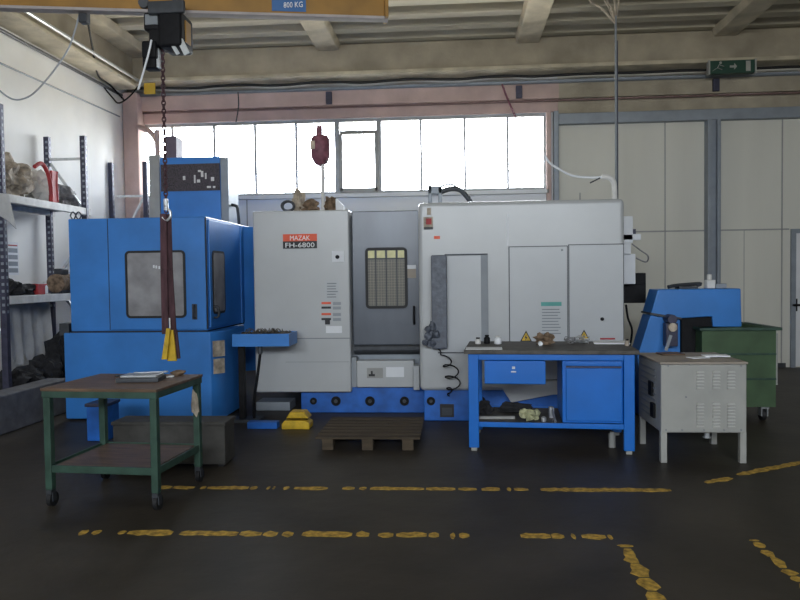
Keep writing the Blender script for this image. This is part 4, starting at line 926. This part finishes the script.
# chain of links
zc0, zc1 = P(163, 46, hY).z, P(165, 208, hY).z
cx_ = P(164, 120, hY).x
ch = MB(); z = zc0; i = 0; Ln = .05
while z > zc1:
    rx, ry = (.016, 0) if i % 2 else (0, .016)
    pts = []
    for a in range(9):
        th = 2*PI*a/8; pts.append((cx_+rx*math.cos(th), hY+ry*math.cos(th), z-Ln/2+(Ln/2)*math.sin(th)))
    ch.tube(pts, .0065, 6); z -= Ln*.72; i += 1
ch.build('load_chain', 'sling_brown', t)
hk = MB().cyl((cx_, hY, zc1-.02), (cx_, hY, zc1+.08), .02, 12)
hk.tube([(cx_, hY, zc1), (cx_+.035, hY, zc1-.03), (cx_+.035, hY, zc1-.08), (cx_, hY, zc1-.11), (cx_-.035, hY, zc1-.08)], .012, 8, 4); hk.build('load_hook', 'galv', t)
wire('hoist_cable', [P(151.5, 40, hY-.15), P(149, 52, hY-.16), P(144, 70, hY-.15), P(138, 90, hY-.12)], .009, 'paper', 'white cable hanging from the left side of the black hoist', 'cable')
# slings
zs1 = zc1-.09; ze = P(169, 334, hY).z; ze2 = P(169, 358, hY).z
ts = thing('lifting_sling', 'brown-red webbing slings with yellow ends hanging from the hoist hook', 'sling', (cx_, hY, ze2))
def strap(pts, w_, m, nm):
    s = MB(); prev = None
    for i in range(len(pts)-1): s.bar(pts[i], pts[i+1], w_[i] if isinstance(w_, (list, tuple)) else w_, .02, Vector((0, 1, 0)))
    return s.build(nm, m, ts, bevel=.006)
X_ = lambda px, py: P(px, py, hY).x
strap([(X_(163.5, 212), hY, zs1+.04), (X_(164.5, 270), hY-.01, P(164, 270, hY).z), (X_(166, 338), hY-.01, ze)], .062, 'sling_brown', 'webbing')
strap([(X_(166.5, 212), hY+.03, zs1+.04), (X_(168.5, 270), hY+.02, P(168, 270, hY).z), (X_(172.5, 338), hY+.02, ze)], .062, 'sling_brown', 'webbing')
def blade(a, b, c, d_, w0, w1, m, dy):
    s = MB(); pa, pb = P(a, b, hY), P(c, d_, hY)
    s.prism([(pa.x-w0/2, pa.z), (pa.x+w0/2, pa.z), (pb.x+w1/2, pb.z), (pb.x-w1/2, pb.z)], hY+dy-.01, hY+dy+.012); return s.build('sling_end', m, ts, bevel=.004)
blade(170, 328, 166, 359, .035, .05, 'yellow', -.035); blade(171, 330, 172, 361, .04, .085, 'yellow', 0.005); blade(174, 330, 176, 359, .03, .05, 'sling_brown', .035)
MB().tube([P(169.5, 318, hY-.03), P(170, 330, hY-.03)], .006, 6).build('sling_tag', 'cloth', ts)

# festoon cables near the crane, top left
YFc = 6.1
wire('power_cable', [P(84, -4, YFc), P(79, 16, YFc), P(70, 45, YFc), P(58, 65, YFc), P(42, 85, YFc), P(28, 97, YFc), P(12, 99, YFc), P(-6, 86, YFc)], .0075, 'recess_grey', 'looping grey supply cable hanging at the upper left corner', 'cable')
p = P(82, 10, YFc); t = thing('cable_trolley', 'small dark cable carrier under the left end of the crane beam', 'cable carrier', (p.x, YFc, p.z))
MB().pbox(78, 8, 86, 22, YFc-.02, .08).build('carrier_body', 'steel_dark', t, bevel=.008); MB().pbox(76, -4, 84, 8, YFc-.02, .08).build('carrier_clip', 'bin_green', t)
wire('dropped_cable', [P(86, 10, 9), P(92, 45, 9.8), P(98, 75, 10.6), P(110, 85, 11.2), P(124, 100, 11.55)], .014, 'black', 'dark cable slanting from the crane to the back left corner', 'cable')
wire('dropped_cable', [P(80, 62, 10.4), P(96, 78, 10.9), P(112, 97, 11.3), P(119, 103, 11.4), P(130, 96, 11.45), P(140, 84, 11.4)], .012, 'black', 'dark cable draped along the left beam into the corner', 'cable')

# right-hand drop pipe and white cable
Yd = 8.3
xd = P(616, 120, Yd).x
t = thing('drop_conduit', 'thin vertical conduit with splayed wires dropping to the machine top', 'conduit', (xd, Yd, ZT))
p_top = P(614, -30, Yd)
MB().cyl((xd, Yd, ZT+.02), (xd, Yd, P(614, 16, Yd).z), .013, 8).build('conduit_tube', 'text_grey', t)
MB().cyl((xd+.02, Yd+.03, ZT+.02), (xd+.02, Yd+.03, P(614, 40, Yd).z), .010, 8).build('conduit_tube', 'rack_blue_dark', t)
s = MB(); z0 = P(614, 20, Yd).z
for dx_, dy_, r_ in ((-.32, .1, .010), (-.2, -.1, .008), (-.10, .05, .008), (-.02, 0, .010), (.06, .08, .008)):
    s.tube([(xd, Yd, z0-.05), (xd+dx_*.45, Yd+dy_*.3, z0+.14), (xd+dx_*.9, Yd+dy_, z0+.32), (xd+dx_, Yd+dy_, ZC-.08)], r_, 6, 5)
s.build('splayed_wire', 'sack', t, smooth=True)
elb = MB().tube([(xd-.02, Yd-.03, ZT+.02), P(614.5, 190, Yd-.03), P(613.5, 182, Yd-.03), P(609, 177.5, Yd-.03), P(602, 176.5, Yd-.03)], .030, 10, 5).build('flex_elbow', 'cloth', t, smooth=True)
MB().tube([P(600, 178, Yd-.03), P(594, 181, Yd-.03), P(590, 183, Yd-.03)], .008, 6, 3).build('loose_end', 'steel_dark', t)
wire('white_cable', [P(543, 152, Yd), P(549, 162, Yd), P(558, 168.5, Yd), P(572, 175.5, Yd), P(590, 177.5, Yd), P(603, 177, Yd-.03)], .013, 'paper', 'white cable sweeping from the window edge to the drop conduit', 'cable')
wire('hanging_wire', [P(502, 84, YB-.35), P(508, 100, YB-.32), P(516, 118, YB-.12)], .016, 'maroon', 'short dark red wire dangling at the right of the window top', 'wire')
wire('hanging_wire', [P(238, 92, YB-.2), P(238.5, 106, YB-.17), P(236, 122, YB-.1)], .010, 'steel_dark', 'thin dark wire dangling over the left part of the window', 'wire')

# ================================================================== FLOOR LINES
def line(name_label, pA, pB, wd, segs, seed):
    random.seed(seed); a, b = G(*pA), G(*pB); D = (b-a); L = D.length; D.normalize(); Nv = Vector((-D.y, D.x, 0)); s = MB()
    for s0, s1 in segs:
        n = max(3, int((s1-s0)*L/.035)); up = []; dn = []
        ph = random.random()*10
        for i in range(n+1):
            u_ = s0+(s1-s0)*i/n; c = a+D*L*u_; e = 1 if 0 < i < n else .55
            h1 = wd/2*e*(.7+.35*noise.noise(Vector((u_*L*5, ph, 0)))+.45*random.random()**2); h2 = wd/2*e*(.7+.35*noise.noise(Vector((u_*L*5, ph+7, 3)))+.45*random.random()**2)
            up.append(c+Nv*max(h1, .004)+Vector((0, 0, .003))); dn.append(c-Nv*max(h2, .004)+Vector((0, 0, .003)))
        U = [s.bm.verts.new(v) for v in up]; Dn = [s.bm.verts.new(v) for v in dn]; U0 = [s.bm.verts.new(v-Vector((0, 0, .002))) for v in up]; D0 = [s.bm.verts.new(v-Vector((0, 0, .002))) for v in dn]
        for i in range(n):
            s.bm.faces.new((U[i], U[i+1], Dn[i+1], Dn[i])); s.bm.faces.new((U[i], U0[i], U0[i+1], U[i+1])); s.bm.faces.new((Dn[i], Dn[i+1], D0[i+1], D0[i]))
        s.bm.faces.new((U[0], Dn[0], D0[0], U0[0])); s.bm.faces.new((U[-1], U0[-1], D0[-1], Dn[-1]))
    return tag(s.build('floor_line', 'yellow_line'), name_label, 'floor marking')
def sg(x0, x1, L): return [((a-x0)/(x1-x0), (b-x0)/(x1-x0)) for a, b in L]
line('rear worn yellow line painted straight across the floor before the machines', (155, 487.5), (671, 490.5), .085,
     sg(155, 671, [(155, 172), (174, 196), (203, 208), (210, 252), (254, 261), (271, 274), (277, 279), (288, 294), (299, 333), (348, 360), (365, 372), (376, 430), (432, 461), (464, 482), (487, 505), (512, 516), (519, 533), (545, 671)]), 1)
line('front worn yellow line painted across the floor nearest the camera', (80, 532.5), (612, 537), .095,
     sg(80, 612, [(80, 88), (93, 101), (120, 127), (130, 176), (184, 243), (245, 267), (269, 283), (288, 299), (308, 358), (362, 375), (384, 399), (402, 432), (434, 444), (455, 460), (464, 474), (524, 553), (554, 566), (573, 577), (583, 606), (608, 612)]), 2)
line('short slanting yellow line before the grey louvred cabinet', (706, 483), (731, 478), .075, [(0, 1)], 3)
line('slanting yellow line running to the right edge past the cabinet', (738, 475), (830, 457), .08, [(0, 1)], 4)
line('worn yellow line running towards the camera right of centre', (624, 545), (668, 618), .10, [(0, .04), (.07, .3), (.31, .5), (.52, .68), (.7, .88), (.9, 1)], 5)
line('faint broken yellow line at the lower right corner of the floor', (753, 540), (815, 596), .07, [(0, .03), (.06, .17), (.22, .34), (.35, .55), (.58, .68), (.7, .78), (.82, 1)], 6)

# ================================================================== LIGHT
Wd = bpy.data.worlds.new('World'); bpy.context.scene.world = Wd; Wd.use_nodes = True; nt = Wd.node_tree; bg = nt.nodes['Background']
tc = nt.nodes.new('ShaderNodeTexCoord'); sp = nt.nodes.new('ShaderNodeSeparateXYZ'); rp = nt.nodes.new('ShaderNodeValToRGB'); ma = nt.nodes.new('ShaderNodeMapRange')
nt.links.new(tc.outputs['Generated'], sp.inputs[0]); nt.links.new(sp.outputs['Z'], ma.inputs[0]); ma.inputs[1].default_value = -1; ma.inputs[2].default_value = 1
nt.links.new(ma.outputs[0], rp.inputs[0]); nt.links.new(rp.outputs[0], bg.inputs[0])
e = rp.color_ramp.elements; e[0].position = .45; e[0].color = (.62, .58, .50, 1); e[1].position = .52; e[1].color = (.93, .96, 1, 1)
bg.inputs[1].default_value = 29
def portal(x0, x1, z0, z1, Y, rx):
    l = bpy.data.lights.new('window_portal', 'AREA'); l.shape = 'RECTANGLE'; l.size = x1-x0; l.size_y = z1-z0; l.cycles.is_portal = True
    o = bpy.data.objects.new('window_portal', l); C.objects.link(o); o.location = ((x0+x1)/2, Y, (z0+z1)/2); o.rotation_euler = (rx, 0, 0)
portal(WX0, WX1, WZ0, WZ1, YB+.2, -PI/2); portal(RX0, RX1, RZ0, RZ1, YR-.2, PI/2)
sc = bpy.context.scene
sc.view_settings.view_transform = 'Standard'; sc.view_settings.look = 'None'; sc.view_settings.gamma = 1; sc.view_settings.exposure = 0
sc.view_settings.use_curve_mapping = False
sc.cycles.max_bounces = 8; sc.cycles.diffuse_bounces = 5; sc.cycles.transparent_max_bounces = 12
